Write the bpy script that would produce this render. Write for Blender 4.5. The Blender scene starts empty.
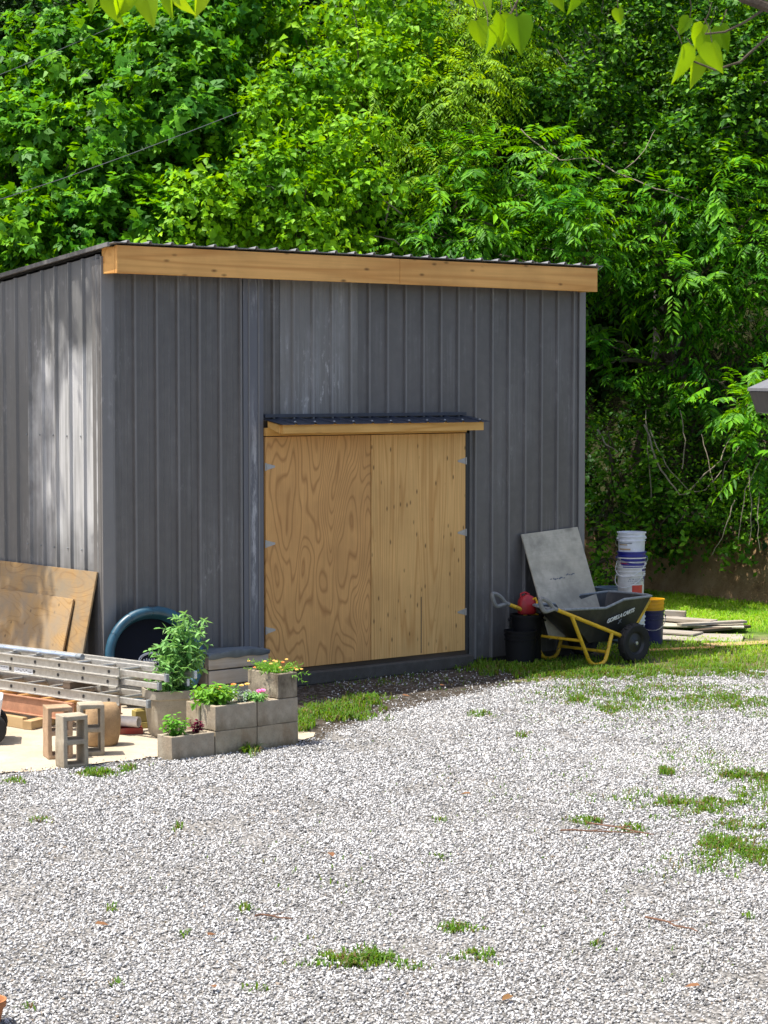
import bpy, math, random
import numpy as np
from mathutils import Vector, Matrix, Euler

random.seed(7)
sc = bpy.context.scene
col = sc.collection
R_ = math.radians
PI = math.pi

# ------------------------------------------------------------------ camera
F = 2190.0                                   # focal length in pixels of a 1024 high frame
CAMZ = 2.80
PITCH = math.atan((512 - 385) / F)           # looking slightly down, horizon on row 385
cam = bpy.data.cameras.new('camera')
cam.sensor_fit = 'VERTICAL'; cam.sensor_height = 36.0; cam.lens = F / 1024 * 36.0
cam.clip_end = 500
cam.dof.use_dof = True; cam.dof.focus_distance = 19.5; cam.dof.aperture_fstop = 20
camo = bpy.data.objects.new('camera', cam); col.objects.link(camo)
camo.location = (0, 0, CAMZ); camo.rotation_euler = (PI / 2 - PITCH, 0, 0)
sc.camera = camo

def ray(px, py):
    u = (px - 384) / F; v = (512 - py) / F
    c, s = math.cos(PITCH), math.sin(PITCH)
    return Vector((u, c + v * s, -s + v * c))

def at(px, py, Y):
    r = ray(px, py); t = Y / r.y
    return Vector((r.x * t, Y, CAMZ + r.z * t))

def gp(px, py, z=0.0):
    r = ray(px, py); t = (z - CAMZ) / r.z
    return Vector((r.x * t, r.y * t, z))

# ------------------------------------------------------------------ mesh builder
class MB:
    def __init__(s): s.v = []; s.f = []
    def add(s, vs, fs, M=None):
        b = len(s.v)
        for p in vs:
            p = Vector(p)
            s.v.append(M @ p if M is not None else p)
        s.f += [tuple(i + b for i in f) for f in fs]
    def box(s, c, size, M=None):
        x, y, z = size[0] / 2, size[1] / 2, size[2] / 2
        c = Vector(c)
        vs = [c + Vector(p) for p in ((-x,-y,-z),(x,-y,-z),(x,y,-z),(-x,y,-z),(-x,-y,z),(x,-y,z),(x,y,z),(-x,y,z))]
        s.add(vs, [(0,3,2,1),(4,5,6,7),(0,1,5,4),(1,2,6,5),(2,3,7,6),(3,0,4,7)], M)
    def hexa(s, vs, M=None):               # eight corners: bottom ring then top ring
        s.add(vs, [(0,3,2,1),(4,5,6,7),(0,1,5,4),(1,2,6,5),(2,3,7,6),(3,0,4,7)], M)
    def tube(s, pts, r, n=8, caps=True, M=None, closed=False):
        pts = [Vector(p) for p in pts]
        k = len(pts)
        rs = r if isinstance(r, (list, tuple)) else [r] * k
        vs = []; up = None
        for i, p in enumerate(pts):
            if closed: t = pts[(i + 1) % k] - pts[i - 1]
            elif i == 0: t = pts[1] - pts[0]
            elif i == k - 1: t = pts[-1] - pts[-2]
            else: t = (pts[i + 1] - p).normalized() + (p - pts[i - 1]).normalized()
            if t.length < 1e-9: t = Vector((0, 0, 1))
            t.normalize()
            if up is None:
                up = Vector((0, 0, 1)) if abs(t.z) < .9 else Vector((1, 0, 0))
            a = t.cross(up); 
            if a.length < 1e-6: a = t.cross(Vector((.3, 1, .2)))
            a.normalize(); b = a.cross(t).normalized(); up = b
            for j in range(n):
                w = 2 * PI * j / n
                vs.append(p + (a * math.cos(w) + b * math.sin(w)) * rs[i])
        fs = []
        for i in range(k if closed else k - 1):
            i2 = (i + 1) % k
            for j in range(n):
                j2 = (j + 1) % n
                fs.append((i*n+j, i*n+j2, i2*n+j2, i2*n+j))
        if caps and not closed:
            fs.append(tuple(range(n-1, -1, -1))); fs.append(tuple((k-1)*n + j for j in range(n)))
        s.add(vs, fs, M)
    def lathe(s, prof, n=24, M=None, close=True, wob=0.0):
        vs = []
        for (r, z) in prof:
            for j in range(n):
                w = 2 * PI * j / n
                rr = r * (1 + wob * math.sin(3 * w + z * 9))
                vs.append((rr * math.cos(w), rr * math.sin(w), z))
        fs = []
        for i in range(len(prof) - 1):
            for j in range(n):
                j2 = (j + 1) % n
                fs.append((i*n+j, i*n+j2, (i+1)*n+j2, (i+1)*n+j))
        if close:
            if prof[0][0] > 1e-4: fs.append(tuple(range(n-1, -1, -1)))
            if prof[-1][0] > 1e-4: fs.append(tuple((len(prof)-1)*n + j for j in range(n)))
        s.add(vs, fs, M)
    def prism(s, poly, axis_vec, M=None):   # planar 3D polygon pushed along axis_vec
        a = [Vector(p) for p in poly]; k = len(a); d = Vector(axis_vec)
        vs = a + [p + d for p in a]
        fs = [tuple(range(k-1, -1, -1)), tuple(range(k, 2*k))]
        fs += [(i, (i+1) % k, k + (i+1) % k, k + i) for i in range(k)]
        s.add(vs, fs, M)
    def build(s, name, m=None, parent=None, smooth=False, bevel=0, seg=2, ang=35):
        me = bpy.data.meshes.new(name)
        me.from_pydata([tuple(p) for p in s.v], [], s.f); me.update()
        import bmesh
        b = bmesh.new(); b.from_mesh(me); bmesh.ops.recalc_face_normals(b, faces=b.faces); b.to_mesh(me); b.free()
        if m: me.materials.append(m)
        if smooth:
            me.polygons.foreach_set('use_smooth', [True] * len(me.polygons))
            try: me.set_sharp_from_angle(angle=R_(ang))
            except Exception: pass
        o = bpy.data.objects.new(name, me); col.objects.link(o)
        if parent is not None: o.parent = parent
        if bevel:
            md = o.modifiers.new('bevel', 'BEVEL'); md.width = bevel; md.segments = seg; md.limit_method = 'ANGLE'; md.angle_limit = R_(40)
        return o

def np_mesh(name, V, faces, m, parent=None, loc=None):
    """V (n,3) array, faces list of (k,c) int arrays"""
    me = bpy.data.meshes.new(name)
    V = np.asarray(V, dtype=np.float32)
    if loc is not None: V = V - np.asarray(loc, dtype=np.float32)
    me.vertices.add(len(V)); me.vertices.foreach_set('co', V.ravel())
    li = np.concatenate([f.ravel() for f in faces]).astype(np.int32)
    tot = np.concatenate([np.full(len(f), f.shape[1], dtype=np.int32) for f in faces])
    st = np.concatenate([[0], np.cumsum(tot)[:-1]]).astype(np.int32)
    me.loops.add(len(li)); me.loops.foreach_set('vertex_index', li)
    me.polygons.add(len(tot)); me.polygons.foreach_set('loop_start', st)
    try: me.polygons.foreach_set('loop_total', tot)
    except Exception: pass
    me.update(calc_edges=True)
    me.materials.append(m)
    o = bpy.data.objects.new(name, me); col.objects.link(o)
    if parent is not None: o.parent = parent
    elif loc is not None: o.location = loc
    return o

def tag(o, label=None, cat=None, group=None, kind=None):
    if label: o['label'] = label
    if cat: o['category'] = cat
    if group: o['group'] = group
    if kind: o['kind'] = kind
    return o

def thing(name, label, cat, loc=(0,0,0), rotz=0.0, group=None, rot=None):
    o = bpy.data.objects.new(name, None); col.objects.link(o)
    o.location = loc
    o.rotation_euler = rot if rot is not None else (0, 0, rotz)
    o.empty_display_size = .1
    return tag(o, label, cat, group)

def text_obj(name, body, size, M, m, parent, extrude=.0008, shear=0, bold=0.0, spacing=1.0):
    cu = bpy.data.curves.new(name, 'FONT'); cu.body = body; cu.size = size; cu.extrude = extrude
    cu.align_x = 'CENTER'; cu.align_y = 'CENTER'; cu.shear = shear; cu.offset = bold; cu.space_character = spacing
    cu.materials.append(m)
    tmp = bpy.data.objects.new(name, cu); col.objects.link(tmp)
    bpy.context.view_layer.update()
    me = bpy.data.meshes.new_from_object(tmp.evaluated_get(bpy.context.evaluated_depsgraph_get())); me.name = name
    bpy.data.objects.remove(tmp); bpy.data.curves.remove(cu)
    if not me.materials: me.materials.append(m)
    o = bpy.data.objects.new(name, me); col.objects.link(o); o.parent = parent
    o.matrix_local = M
    return o

# ------------------------------------------------------------------ materials
class NT:
    def __init__(s, name):
        s.m = bpy.data.materials.new(name); s.m.use_nodes = True
        s.t = s.m.node_tree; s.t.nodes.clear()
        s.out = s.t.nodes.new('ShaderNodeOutputMaterial')
    def n(s, typ, ins=None, **kw):
        nd = s.t.nodes.new('ShaderNode' + typ)
        for k, v in kw.items(): setattr(nd, k, v)
        for k, v in (ins or {}).items(): s.set(nd.inputs[k], v)
        return nd
    def set(s, inp, v):
        if isinstance(v, bpy.types.NodeSocket): s.t.links.new(v, inp)
        elif isinstance(v, bpy.types.Node): s.t.links.new(v.outputs[0], inp)
        else:
            if inp.type == 'RGBA' and len(v) == 3: v = (*v, 1)
            inp.default_value = v
    def coord(s, scale=(1,1,1), kind='Object', rot=(0,0,0), loc=(0,0,0)):
        tc = s.n('TexCoord')
        mp = s.n('Mapping', {'Vector': tc.outputs[kind], 'Scale': scale, 'Rotation': rot, 'Location': loc})
        return mp.outputs[0]
    def noise(s, vec, scale=5, detail=3, rough=.5, dist=0):
        return s.n('TexNoise', {'Vector': vec, 'Scale': scale, 'Detail': detail, 'Roughness': rough, 'Distortion': dist}).outputs['Fac']
    def ramp(s, fac, stops, interp='LINEAR'):
        r = s.n('ValToRGB', {'Fac': fac}); cr = r.color_ramp; cr.interpolation = interp
        while len(cr.elements) < len(stops): cr.elements.new(.5)
        for e, (p, c) in zip(cr.elements, stops):
            e.position = p; e.color = (*c, 1) if len(c) == 3 else c
        return r.outputs[0]
    def math(s, op, a, b=None, c=None, clamp=False):
        nd = s.n('Math', operation=op, use_clamp=clamp)
        for i, v in enumerate((a, b, c)):
            if v is not None: s.set(nd.inputs[i], v)
        return nd.outputs[0]
    def mix(s, fac, a, b, blend='MIX'):
        nd = s.n('Mix', data_type='RGBA', blend_type=blend, clamp_factor=True)
        s.set(nd.inputs[0], fac); s.set(nd.inputs[6], a); s.set(nd.inputs[7], b)
        return nd.outputs[2]
    def maprange(s, v, a, b, c=0., d=1.):
        return s.n('MapRange', {'Value': v, 'From Min': a, 'From Max': b, 'To Min': c, 'To Max': d}).outputs[0]
    def bump(s, h, strength=.3, dist=.01):
        return s.n('Bump', {'Height': h, 'Strength': strength, 'Distance': dist}).outputs[0]
    def pbr(s, color, rough=.6, metal=0., spec=.5, normal=None, **extra):
        p = s.n('BsdfPrincipled', {'Base Color': color, 'Roughness': rough, 'Metallic': metal, 'Specular IOR Level': spec})
        if normal is not None: s.set(p.inputs['Normal'], normal)
        for k, v in extra.items(): s.set(p.inputs[k], v)
        s.t.links.new(p.outputs[0], s.out.inputs[0])
        return s.m

def simple(name, c, rough=.6, metal=0., spec=.5, var=.12, vs=14., bump=0.0):
    t = NT(name); co = t.coord()
    n = t.noise(co, vs, 4, .6)
    k1 = tuple(x * (1 - var) for x in c); k2 = tuple(min(1, x * (1 + var)) for x in c)
    cc = t.ramp(n, [(.3, k1), (.7, k2)])
    nm = t.bump(t.noise(co, vs * 6, 3), bump, .004) if bump else None
    return t.pbr(cc, t.maprange(n, .3, .7, rough - .06, rough + .06), metal, spec, nm)

def ply(name, dark, light, axis='z', freq=9., stretch=(2.6, 2.6, .38), seed=0., knots=0., fine=.25, grey=None, line=1.):
    """plywood or board: contour bands of a stretched noise give the cathedral grain"""
    t = NT(name)
    co = t.coord(stretch, loc=(seed, seed * .7, seed * .3))
    n = t.noise(co, 1.0, 1.5, .45, .25)
    bands = t.math('FRACT', t.math('MULTIPLY', n, freq))
    tri = t.math('ABSOLUTE', t.math('SUBTRACT', t.math('MULTIPLY', bands, 2), 1))
    g = t.maprange(tri, .0, .55 * line + .1)
    g = t.math('ADD', t.math('MULTIPLY', g, .75), t.math('MULTIPLY', t.noise(t.coord(stretch, loc=(9, seed, 2)), 2.5, 3), .3), clamp=True)
    col1 = t.mix(g, dark, light)
    fs = tuple(60 if a > 1 else 1.6 for a in stretch)
    fib = t.noise(t.coord(fs), 1.6, 3, .6)
    mid = tuple(a * .5 + b * .5 for a, b in zip(dark, light))
    col2 = t.mix(t.math('MULTIPLY', t.maprange(fib, .35, .7), fine), col1, tuple(x * .72 for x in mid))
    blot = t.noise(t.coord((1.5, 1.5, 1.2), loc=(seed, 2, 5)), 1.3, 4, .55)
    col3 = t.mix(t.maprange(blot, .45, .75, 0, .45), col2, tuple(x * .62 for x in mid))
    if knots:
        ks = tuple((2.4 if a > 1 else 1.0) for a in stretch)
        vo = t.n('TexVoronoi', {'Vector': t.coord(ks, loc=(seed, seed, seed)), 'Scale': knots, 'Randomness': .9})
        k = t.maprange(vo.outputs['Distance'], .05, .16, 1, 0)
        col3 = t.mix(t.math('MULTIPLY', k, .85), col3, tuple(x * .25 for x in dark))
    if grey:
        col3 = t.mix(t.maprange(t.noise(t.coord((2, 2, 2), loc=(1, seed, 0)), 2.0, 5, .65), .38, .68), col3, grey)
    nm = t.bump(fib, .15, .003)
    return t.pbr(col3, .62, 0, .3, nm)

def leaf_mat(name, cols, trans=.35, tcol=None, rough=.5, clump=.6, spec=.16, weedy=False):
    t = NT(name)
    g = t.n('NewGeometry')
    rnd = g.outputs['Random Per Island']
    k = len(cols)
    c = t.ramp(rnd, [(i / max(1, k - 1), cc) for i, cc in enumerate(cols)])
    pos = g.outputs['Position']
    n = t.noise(pos, 1.25, 3, .55)
    hsv = t.n('HueSaturation', {'Color': c, 'Value': t.maprange(n, .35, .65, 1 - clump * .35, 1 + clump * .35), 'Hue': t.maprange(n, .3, .7, .515, .487), 'Saturation': 1.0})
    if weedy:                                  # sparser, olive weeds on the drive; lush turf by the bank
        yy = t.n('SeparateXYZ', {'Vector': pos}).outputs[1]
        old = t.ramp(rnd, [(0, (.05, .13, .012)), (.4, (.08, .18, .015)), (.75, (.12, .24, .025)), (.86, (.20, .17, .06)), (1, (.12, .08, .04))])
        hsv = t.mix(t.maprange(yy, 21.0, 23.5), old, hsv)
    p = t.n('BsdfPrincipled', {'Base Color': hsv, 'Roughness': rough, 'Specular IOR Level': spec})
    mm = t.n('HueSaturation', {'Color': hsv, 'Hue': .475, 'Saturation': 1.1, 'Value': 1.5})
    tr = t.n('BsdfTranslucent', {'Color': mm})
    mx = t.n('MixShader', {0: trans, 1: p.outputs[0], 2: tr.outputs[0]})
    t.t.links.new(mx.outputs[0], t.out.inputs[0])
    return t.m

def metal_wall(name, base, scuff=.25, seed=0., sun_patch=False):
    t = NT(name)
    n1 = t.noise(t.coord((1, 1, .35), loc=(seed, 0, 0)), 1.4, 4, .55)
    c = t.mix(t.maprange(n1, .3, .7), tuple(x * .88 for x in base), tuple(x * 1.12 for x in base))
    st = t.noise(t.coord((26, 26, .7), loc=(seed, 1, 0)), 1.0, 4, .6)        # rain streaks
    big = t.noise(t.coord((1.1, 1.1, .6), loc=(3 + seed, 0, seed)), 1.5, 5, .7)
    f = t.math('MULTIPLY', t.maprange(st, .46, .74), t.maprange(big, .45, .72))
    c = t.mix(t.math('MULTIPLY', f, scuff), c, (.42, .42, .42))
    sp = t.noise(t.coord((9, 9, 3), loc=(seed, 0, 1)), 2.2, 6, .72)         # chalky scuffs
    f2 = t.math('MULTIPLY', t.maprange(sp, .56, .68), t.maprange(big, .5, .68))
    c = t.mix(t.math('MULTIPLY', f2, scuff * 1.3), c, (.5, .49, .47))
    if sun_patch:                                  # dappled sun patch painted as pale streaks on the side sheeting
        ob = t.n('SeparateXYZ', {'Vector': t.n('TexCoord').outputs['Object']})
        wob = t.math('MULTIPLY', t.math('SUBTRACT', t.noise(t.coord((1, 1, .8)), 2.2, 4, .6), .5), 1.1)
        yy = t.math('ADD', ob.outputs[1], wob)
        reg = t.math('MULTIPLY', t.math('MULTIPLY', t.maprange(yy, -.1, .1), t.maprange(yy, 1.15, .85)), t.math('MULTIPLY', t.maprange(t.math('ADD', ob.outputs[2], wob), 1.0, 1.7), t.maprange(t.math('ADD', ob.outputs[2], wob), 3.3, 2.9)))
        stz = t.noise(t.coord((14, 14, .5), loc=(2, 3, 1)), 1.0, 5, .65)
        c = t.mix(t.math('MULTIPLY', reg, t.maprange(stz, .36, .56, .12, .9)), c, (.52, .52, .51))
    yl = t.n('SeparateXYZ', {'Vector': t.n('TexCoord').outputs['Object']}).outputs[1]
    if not sun_patch: c = t.mix(t.math('MULTIPLY', t.maprange(yl, -.019, -.024), .36), c, (.27, .265, .26))   # pale highlight painted along the rib crests
    dust = t.noise(t.coord((3, 3, 3)), 3, 4, .6)
    c = t.mix(t.maprange(dust, .4, .8, 0, .12), c, (.3, .28, .25))
    return t.pbr(c, t.maprange(n1, .3, .7, .32, .46), 0, .5, None)

def worn(name, base, rough, dirt=(.16, .13, .09), amount=.35, chip=None, metal=0., scale=7., spec=.45):
    """painted metal or plastic with dust, scratches and chips"""
    t = NT(name)
    n = t.noise(t.coord(), scale, 5, .65)
    c = t.mix(t.maprange(n, .3, .7), tuple(x * .85 for x in base), tuple(min(1, x * 1.15) for x in base))
    c = t.mix(t.maprange(t.noise(t.coord((1, 1, .5), loc=(4, 1, 2)), scale * .7, 6, .7), .48, .72, 0, amount), c, dirt)
    sc_ = t.noise(t.coord((6, 30, 60), rot=(.2, .5, .3)), 1.5, 3, .7)
    c = t.mix(t.maprange(sc_, .63, .70, 0, amount), c, tuple(min(1, x * 1.5 + .08) for x in base))
    if chip:
        ch = t.noise(t.coord(loc=(7, 7, 1)), 26, 5, .7)
        c = t.mix(t.maprange(ch, .60, .64), c, chip)
    return t.pbr(c, t.maprange(n, .3, .7, rough - .08, rough + .12), metal, spec)

def concrete(name, base, stain=.4, seed=0., tint=(.20, .13, .07), damp=0.):
    t = NT(name)
    co = t.coord(loc=(seed, seed, 0))
    n = t.noise(co, 9, 6, .7)
    c = t.mix(t.maprange(n, .3, .7), tuple(x * .78 for x in base), tuple(min(1, x * 1.18) for x in base))
    s1 = t.noise(t.coord((1, 1, .6), loc=(seed * 3, 1, 2)), 5, 5, .65)
    c = t.mix(t.maprange(s1, .40, .66, 0, stain), c, tint)
    if damp:                                  # earth and moss splashed up from the bottom edge
        zz = t.n('SeparateXYZ', {'Vector': t.n('TexCoord').outputs['Object']}).outputs[2]
        e = t.maprange(t.math('ADD', zz, t.math('MULTIPLY', t.math('SUBTRACT', t.noise(t.coord((1, 1, .5), loc=(seed, 3, 1)), 12, 5, .7), .5), .22)), .0, .07, damp, 0)
        c = t.mix(e, c, (.11, .09, .05))
    pit = t.noise(co, 90, 3, .6)
    c = t.mix(t.maprange(pit, .58, .72, 0, .5), c, tuple(x * .5 for x in base))
    return t.pbr(c, .9, 0, .2, t.bump(t.math('ADD', pit, t.math('MULTIPLY', n, 1.5)), .55, .006))

M = {}
M['wall'] = metal_wall('dark_grey_steel', (.110, .104, .098), .36, 0.)
M['wall_scuffed'] = metal_wall('scuffed_grey_steel', (.168, .162, .150), 1.0, 4.)
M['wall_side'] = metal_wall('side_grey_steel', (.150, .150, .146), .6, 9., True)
M['trim'] = metal_wall('trim_grey_steel', (.14, .134, .127), .55, 2.)
M['roof'] = metal_wall('roof_steel', (.20, .20, .20), .3, 6., True)
M['canopy_roof'] = simple('canopy_steel', (.035, .042, .06), .4, 0, .5, .2)
M['pine'] = ply('fresh_pine', (.58, .26, .065), (.82, .45, .14), 'x', 5., (.22, 3.5, 6.), 1.3, 3.8, .3)
M['pine_beam'] = ply('canopy_pine', (.58, .28, .06), (.74, .43, .13), 'x', 5., (.3, 4, 7.), 5.3, 1.8, .2)
M['ply_a'] = ply('door_plywood_swirl', (.39, .18, .055), (.73, .40, .14), 'z', 19., (3.3, 3.3, .85), 2.1, 0, .35, line=.6)
M['ply_b'] = ply('door_plywood_straight', (.56, .28, .08), (.79, .475, .175), 'z', 15., (4.6, 4.6, .26), 8.4, 5.2, .45, line=.6)
M['ply_old'] = ply('weathered_plywood', (.26, .14, .05), (.42, .265, .11), 'x', 17., (1.0, 3.4, 3.4), 3.7, 3.0, .45, (.24, .19, .125), line=.4)
M['ply_old2'] = ply('weathered_plywood_small', (.29, .16, .055), (.46, .29, .12), 'x', 19., (1.2, 4., 4.), 6.2, 3.4, .4, (.30, .23, .15), line=.4)
M['board_grey'] = ply('grey_board', (.47, .425, .32), (.60, .545, .425), 'x', 4., (1, 2, 2), 1.9, 1.8, .4, (.30, .275, .215))
M['timber_old'] = ply('weathered_timber', (.24, .20, .15), (.42, .37, .30), 'x', 5., (.6, 5, 5), 4.4, 0, .5, (.34, .32, .29))
M['timber_dark'] = ply('dark_timber', (.06, .045, .03), (.14, .10, .07), 'x', 5., (.6, 5, 5), 7.4, 0, .5)
M['timber_tan'] = ply('tan_timber', (.34, .22, .10), (.52, .37, .19), 'x', 5., (.6, 5, 5), 9.4, 2., .4)
M['concrete'] = concrete('block_concrete', (.35, .305, .23), .45, 0., damp=.45)
M['concrete_b'] = concrete('block_concrete_stained', (.345, .30, .215), .65, 3., damp=.8)
M['concrete_brown'] = concrete('block_concrete_brown', (.38, .26, .165), .35, 5.)
M['concrete_stain2'] = concrete('block_concrete_damp', (.35, .30, .22), .85, 8., (.05, .035, .02))
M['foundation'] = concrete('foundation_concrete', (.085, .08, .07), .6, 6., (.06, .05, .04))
M['galv'] = simple('galvanised', (.40, .40, .40), .4, .75, .5, .1, 40)
M['alu'] = simple('dull_aluminium', (.43, .415, .375), .45, .5, .5, .18, 25, .1)
M['alu_b'] = simple('bright_aluminium', (.52, .58, .66), .32, .7, .5, .12, 20)
M['hole'] = simple('rung_end_shadow', (.03, .03, .03), .7)
M['fibreglass'] = simple('faded_orange_fibreglass', (.40, .20, .115), .6, 0, .3, .2, 16, .1)
M['fib_rung'] = simple('orange_rung', (.62, .33, .12), .5, .2, .4, .15)
M['label_white'] = simple('label_white', (.62, .64, .66), .5, 0, .4, .12, 60)
M['label_ink'] = simple('label_ink', (.12, .13, .15), .6)
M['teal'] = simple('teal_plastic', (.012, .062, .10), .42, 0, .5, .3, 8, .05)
M['tub_dark'] = simple('dark_navy_plastic', (.0025, .004, .010), .6, 0, .15, .3)
M['white_paint'] = simple('white_paint', (.75, .75, .75), .5)
M['poly_black'] = worn('black_poly', (.020, .021, .022), .5, (.12, .11, .09), .4)
M['rim_grey'] = simple('scuffed_rim', (.20, .22, .23), .5, 0, .4, .3, 30)
M['yellow'] = worn('yellow_paint', (.68, .42, .02), .42, (.25, .17, .05), .4, (.14, .07, .03), 0, 14.)
M['grip'] = simple('grey_grip', (.21, .21, .20), .6, 0, .4, .2, 30)
M['rubber'] = simple('rubber', (.018, .018, .018), .8, 0, .3, .25, 30, .2)
M['rim_black'] = simple('black_wheel', (.016, .016, .017), .45)
M['bucket_white'] = worn('white_bucket_plastic', (.64, .66, .69), .42, (.38, .33, .25), .45)
M['bucket_warm'] = worn('warm_white_plastic', (.66, .64, .60), .45, (.42, .30, .22), .55)
M['bucket_blue'] = simple('blue_plastic', (.015, .02, .22), .35)
M['bucket_navy'] = worn('navy_plastic', (.012, .012, .08), .4, (.14, .13, .14), .4)
M['bucket_yellow'] = worn('yellow_plastic', (.74, .37, .01), .4, (.4, .2, .03), .35)
M['bucket_black'] = simple('black_plastic', (.005, .005, .006), .65, 0, .25)
M['bin_grey'] = simple('slate_plastic', (.14, .19, .24), .5)
M['red'] = worn('red_plastic', (.36, .015, .02), .45, (.12, .05, .04), .4)
M['redlabel'] = simple('red_label', (.55, .05, .03), .5)
M['tan_stone'] = concrete('tan_stone', (.36, .24, .13), .4, 2., (.2, .13, .07))
M['pvc'] = simple('pvc', (.72, .66, .60), .45)
M['soil'] = simple('soil', (.035, .025, .018), .95, 0, .1, .4, 40, .8)
M['slate_liner'] = simple('slate_liner', (.10, .13, .16), .6, 0, .4, .2)
M['terracotta'] = simple('terracotta', (.42, .17, .07), .8, 0, .2, .2)
M['pot_tan'] = concrete('planter_resin', (.36, .32, .25), .25, 7., (.22, .17, .12))
M['bark'] = simple('bark', (.10, .08, .06), .95, 0, .1, .4, 18, .9)
M['bark_pale'] = simple('pale_bark', (.24, .22, .19), .9, 0, .1, .3, 18, .6)
M['vine_dead'] = simple('dead_vine', (.26, .22, .17), .9, 0, .1, .3, 18)
M['cable'] = simple('cable', (.10, .11, .11), .5)
M['gutter'] = simple('porch_metal', (.032, .032, .034), .55)
M['drip'] = simple('white_drip_edge', (.13, .13, .14), .55)
M['twig'] = simple('twig', (.14, .07, .04), .9)

# foliage
M['l_broad'] = leaf_mat('broad_leaf', [(.016, .08, .004), (.065, .23, .006), (.16, .42, .008), (.04, .16, .02), (.11, .34, .008)], .34)
M['l_vine'] = leaf_mat('vine_leaf', [(.04, .13, .004), (.15, .36, .006), (.26, .52, .010), (.08, .24, .006), (.19, .43, .008)], .36)
M['l_locust'] = leaf_mat('locust_leaf', [(.07, .18, .006), (.18, .36, .010), (.28, .48, .014)], .38)
M['l_fine'] = leaf_mat('fine_leaf', [(.012, .055, .004), (.04, .15, .006), (.15, .38, .010)], .34)
M['l_sumac'] = leaf_mat('compound_leaf', [(.02, .095, .004), (.065, .24, .008), (.16, .42, .010)], .36)
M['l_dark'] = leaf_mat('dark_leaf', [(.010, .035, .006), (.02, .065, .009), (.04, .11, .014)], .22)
M['l_shrub'] = leaf_mat('shrub_leaf', [(.03, .10, .006), (.075, .21, .010), (.16, .34, .014)], .32)
M['l_redbud'] = leaf_mat('heart_leaf', [(.14, .30, .014), (.21, .39, .018), (.28, .46, .03)], .55, clump=.6)
M['l_tomato'] = leaf_mat('tomato_leaf', [(.10, .25, .06), (.17, .37, .10), (.27, .47, .18)], .3, clump=.2)
M['l_basil'] = leaf_mat('basil_leaf', [(.10, .26, .03), (.16, .36, .04), (.2, .4, .06)], .35, clump=.1)
M['l_purple'] = leaf_mat('purple_leaf', [(.09, .008, .03), (.16, .012, .05)], .25, clump=.1)
M['l_silver'] = leaf_mat('silver_leaf', [(.34, .42, .36), (.45, .50, .45)], .2, clump=.1)
M['grass'] = leaf_mat('grass_blade', [(.13, .30, .014), (.19, .40, .018), (.25, .46, .03), (.33, .36, .10)], .4, clump=.6, weedy=True)
M['orange'] = simple('orange_petal', (.70, .20, .03), .6)
M['yel_petal'] = simple('yellow_petal', (.68, .42, .09), .6)
M['pink'] = simple('pink_petal', (.75, .16, .38), .6)
M['red_dull'] = worn('dull_red', (.24, .03, .02), .6, (.2, .13, .09), .5)
M['yellow_dull'] = worn('dull_yellow', (.36, .28, .08), .6, (.22, .18, .12), .5)
# ------------------------------------------------------------------ light
az = Vector((-.988, -.156)).normalized(); EL = R_(68)
S = Vector((az.x * math.cos(EL), az.y * math.cos(EL), math.sin(EL)))
ld = bpy.data.lights.new('sun', 'SUN'); ld.energy = 4.3; ld.angle = R_(.53); ld.color = (1, .95, .87)
lo = bpy.data.objects.new('sun', ld); col.objects.link(lo); lo.location = (-20, 10, 40)
lo.rotation_euler = S.to_track_quat('Z', 'Y').to_euler()
w = bpy.data.worlds.new('World'); sc.world = w; w.use_nodes = True
nt = w.node_tree; bg = nt.nodes['Background']
sky = nt.nodes.new('ShaderNodeTexSky'); sky.sky_type = 'NISHITA'; sky.sun_disc = False
sky.sun_elevation = EL; sky.sun_rotation = math.atan2(S.x, S.y); sky.air_density = .75; sky.dust_density = 3.0; sky.ozone_density = .6
nt.links.new(sky.outputs[0], bg.inputs[0]); bg.inputs[1].default_value = .15
vs = sc.view_settings; vs.view_transform = 'Standard'; vs.look = 'None'; vs.gamma = 1; vs.exposure = EXPOSURE = .92
cy = sc.cycles; cy.max_bounces = 6; cy.diffuse_bounces = 3; cy.glossy_bounces = 2; cy.transmission_bounces = 4
cy.use_denoising = True

# ------------------------------------------------------------------ terrain
BANK = [(-60, 22), (-14, 26.5), (-8, 28), (-4, 29.2), (0, 30.2), (2.8, 30), (3.9, 28.9), (4.8, 27.6), (6, 26.3), (12, 23.5), (60, 10)]
bx = np.array([p[0] for p in BANK], float); by = np.array([p[1] for p in BANK], float)
def hz_np(x, y):
    d = y - np.interp(x, bx, by)
    wob = .10 * np.sin(x * 3.1) + .06 * np.sin(x * 7.7 + 1) + .04 * np.sin(x * 17 + y * 9)
    d = d + wob
    z = np.where(d < 0, -.06, np.where(d < .45, -.06 + .86 * np.clip(d / .45, 0, 1) ** .8, .80 + (d - .45) * .6))
    return np.minimum(z, 17 + .05 * d)
def hz(x, y): return float(hz_np(np.array([x]), np.array([y]))[0])

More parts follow.
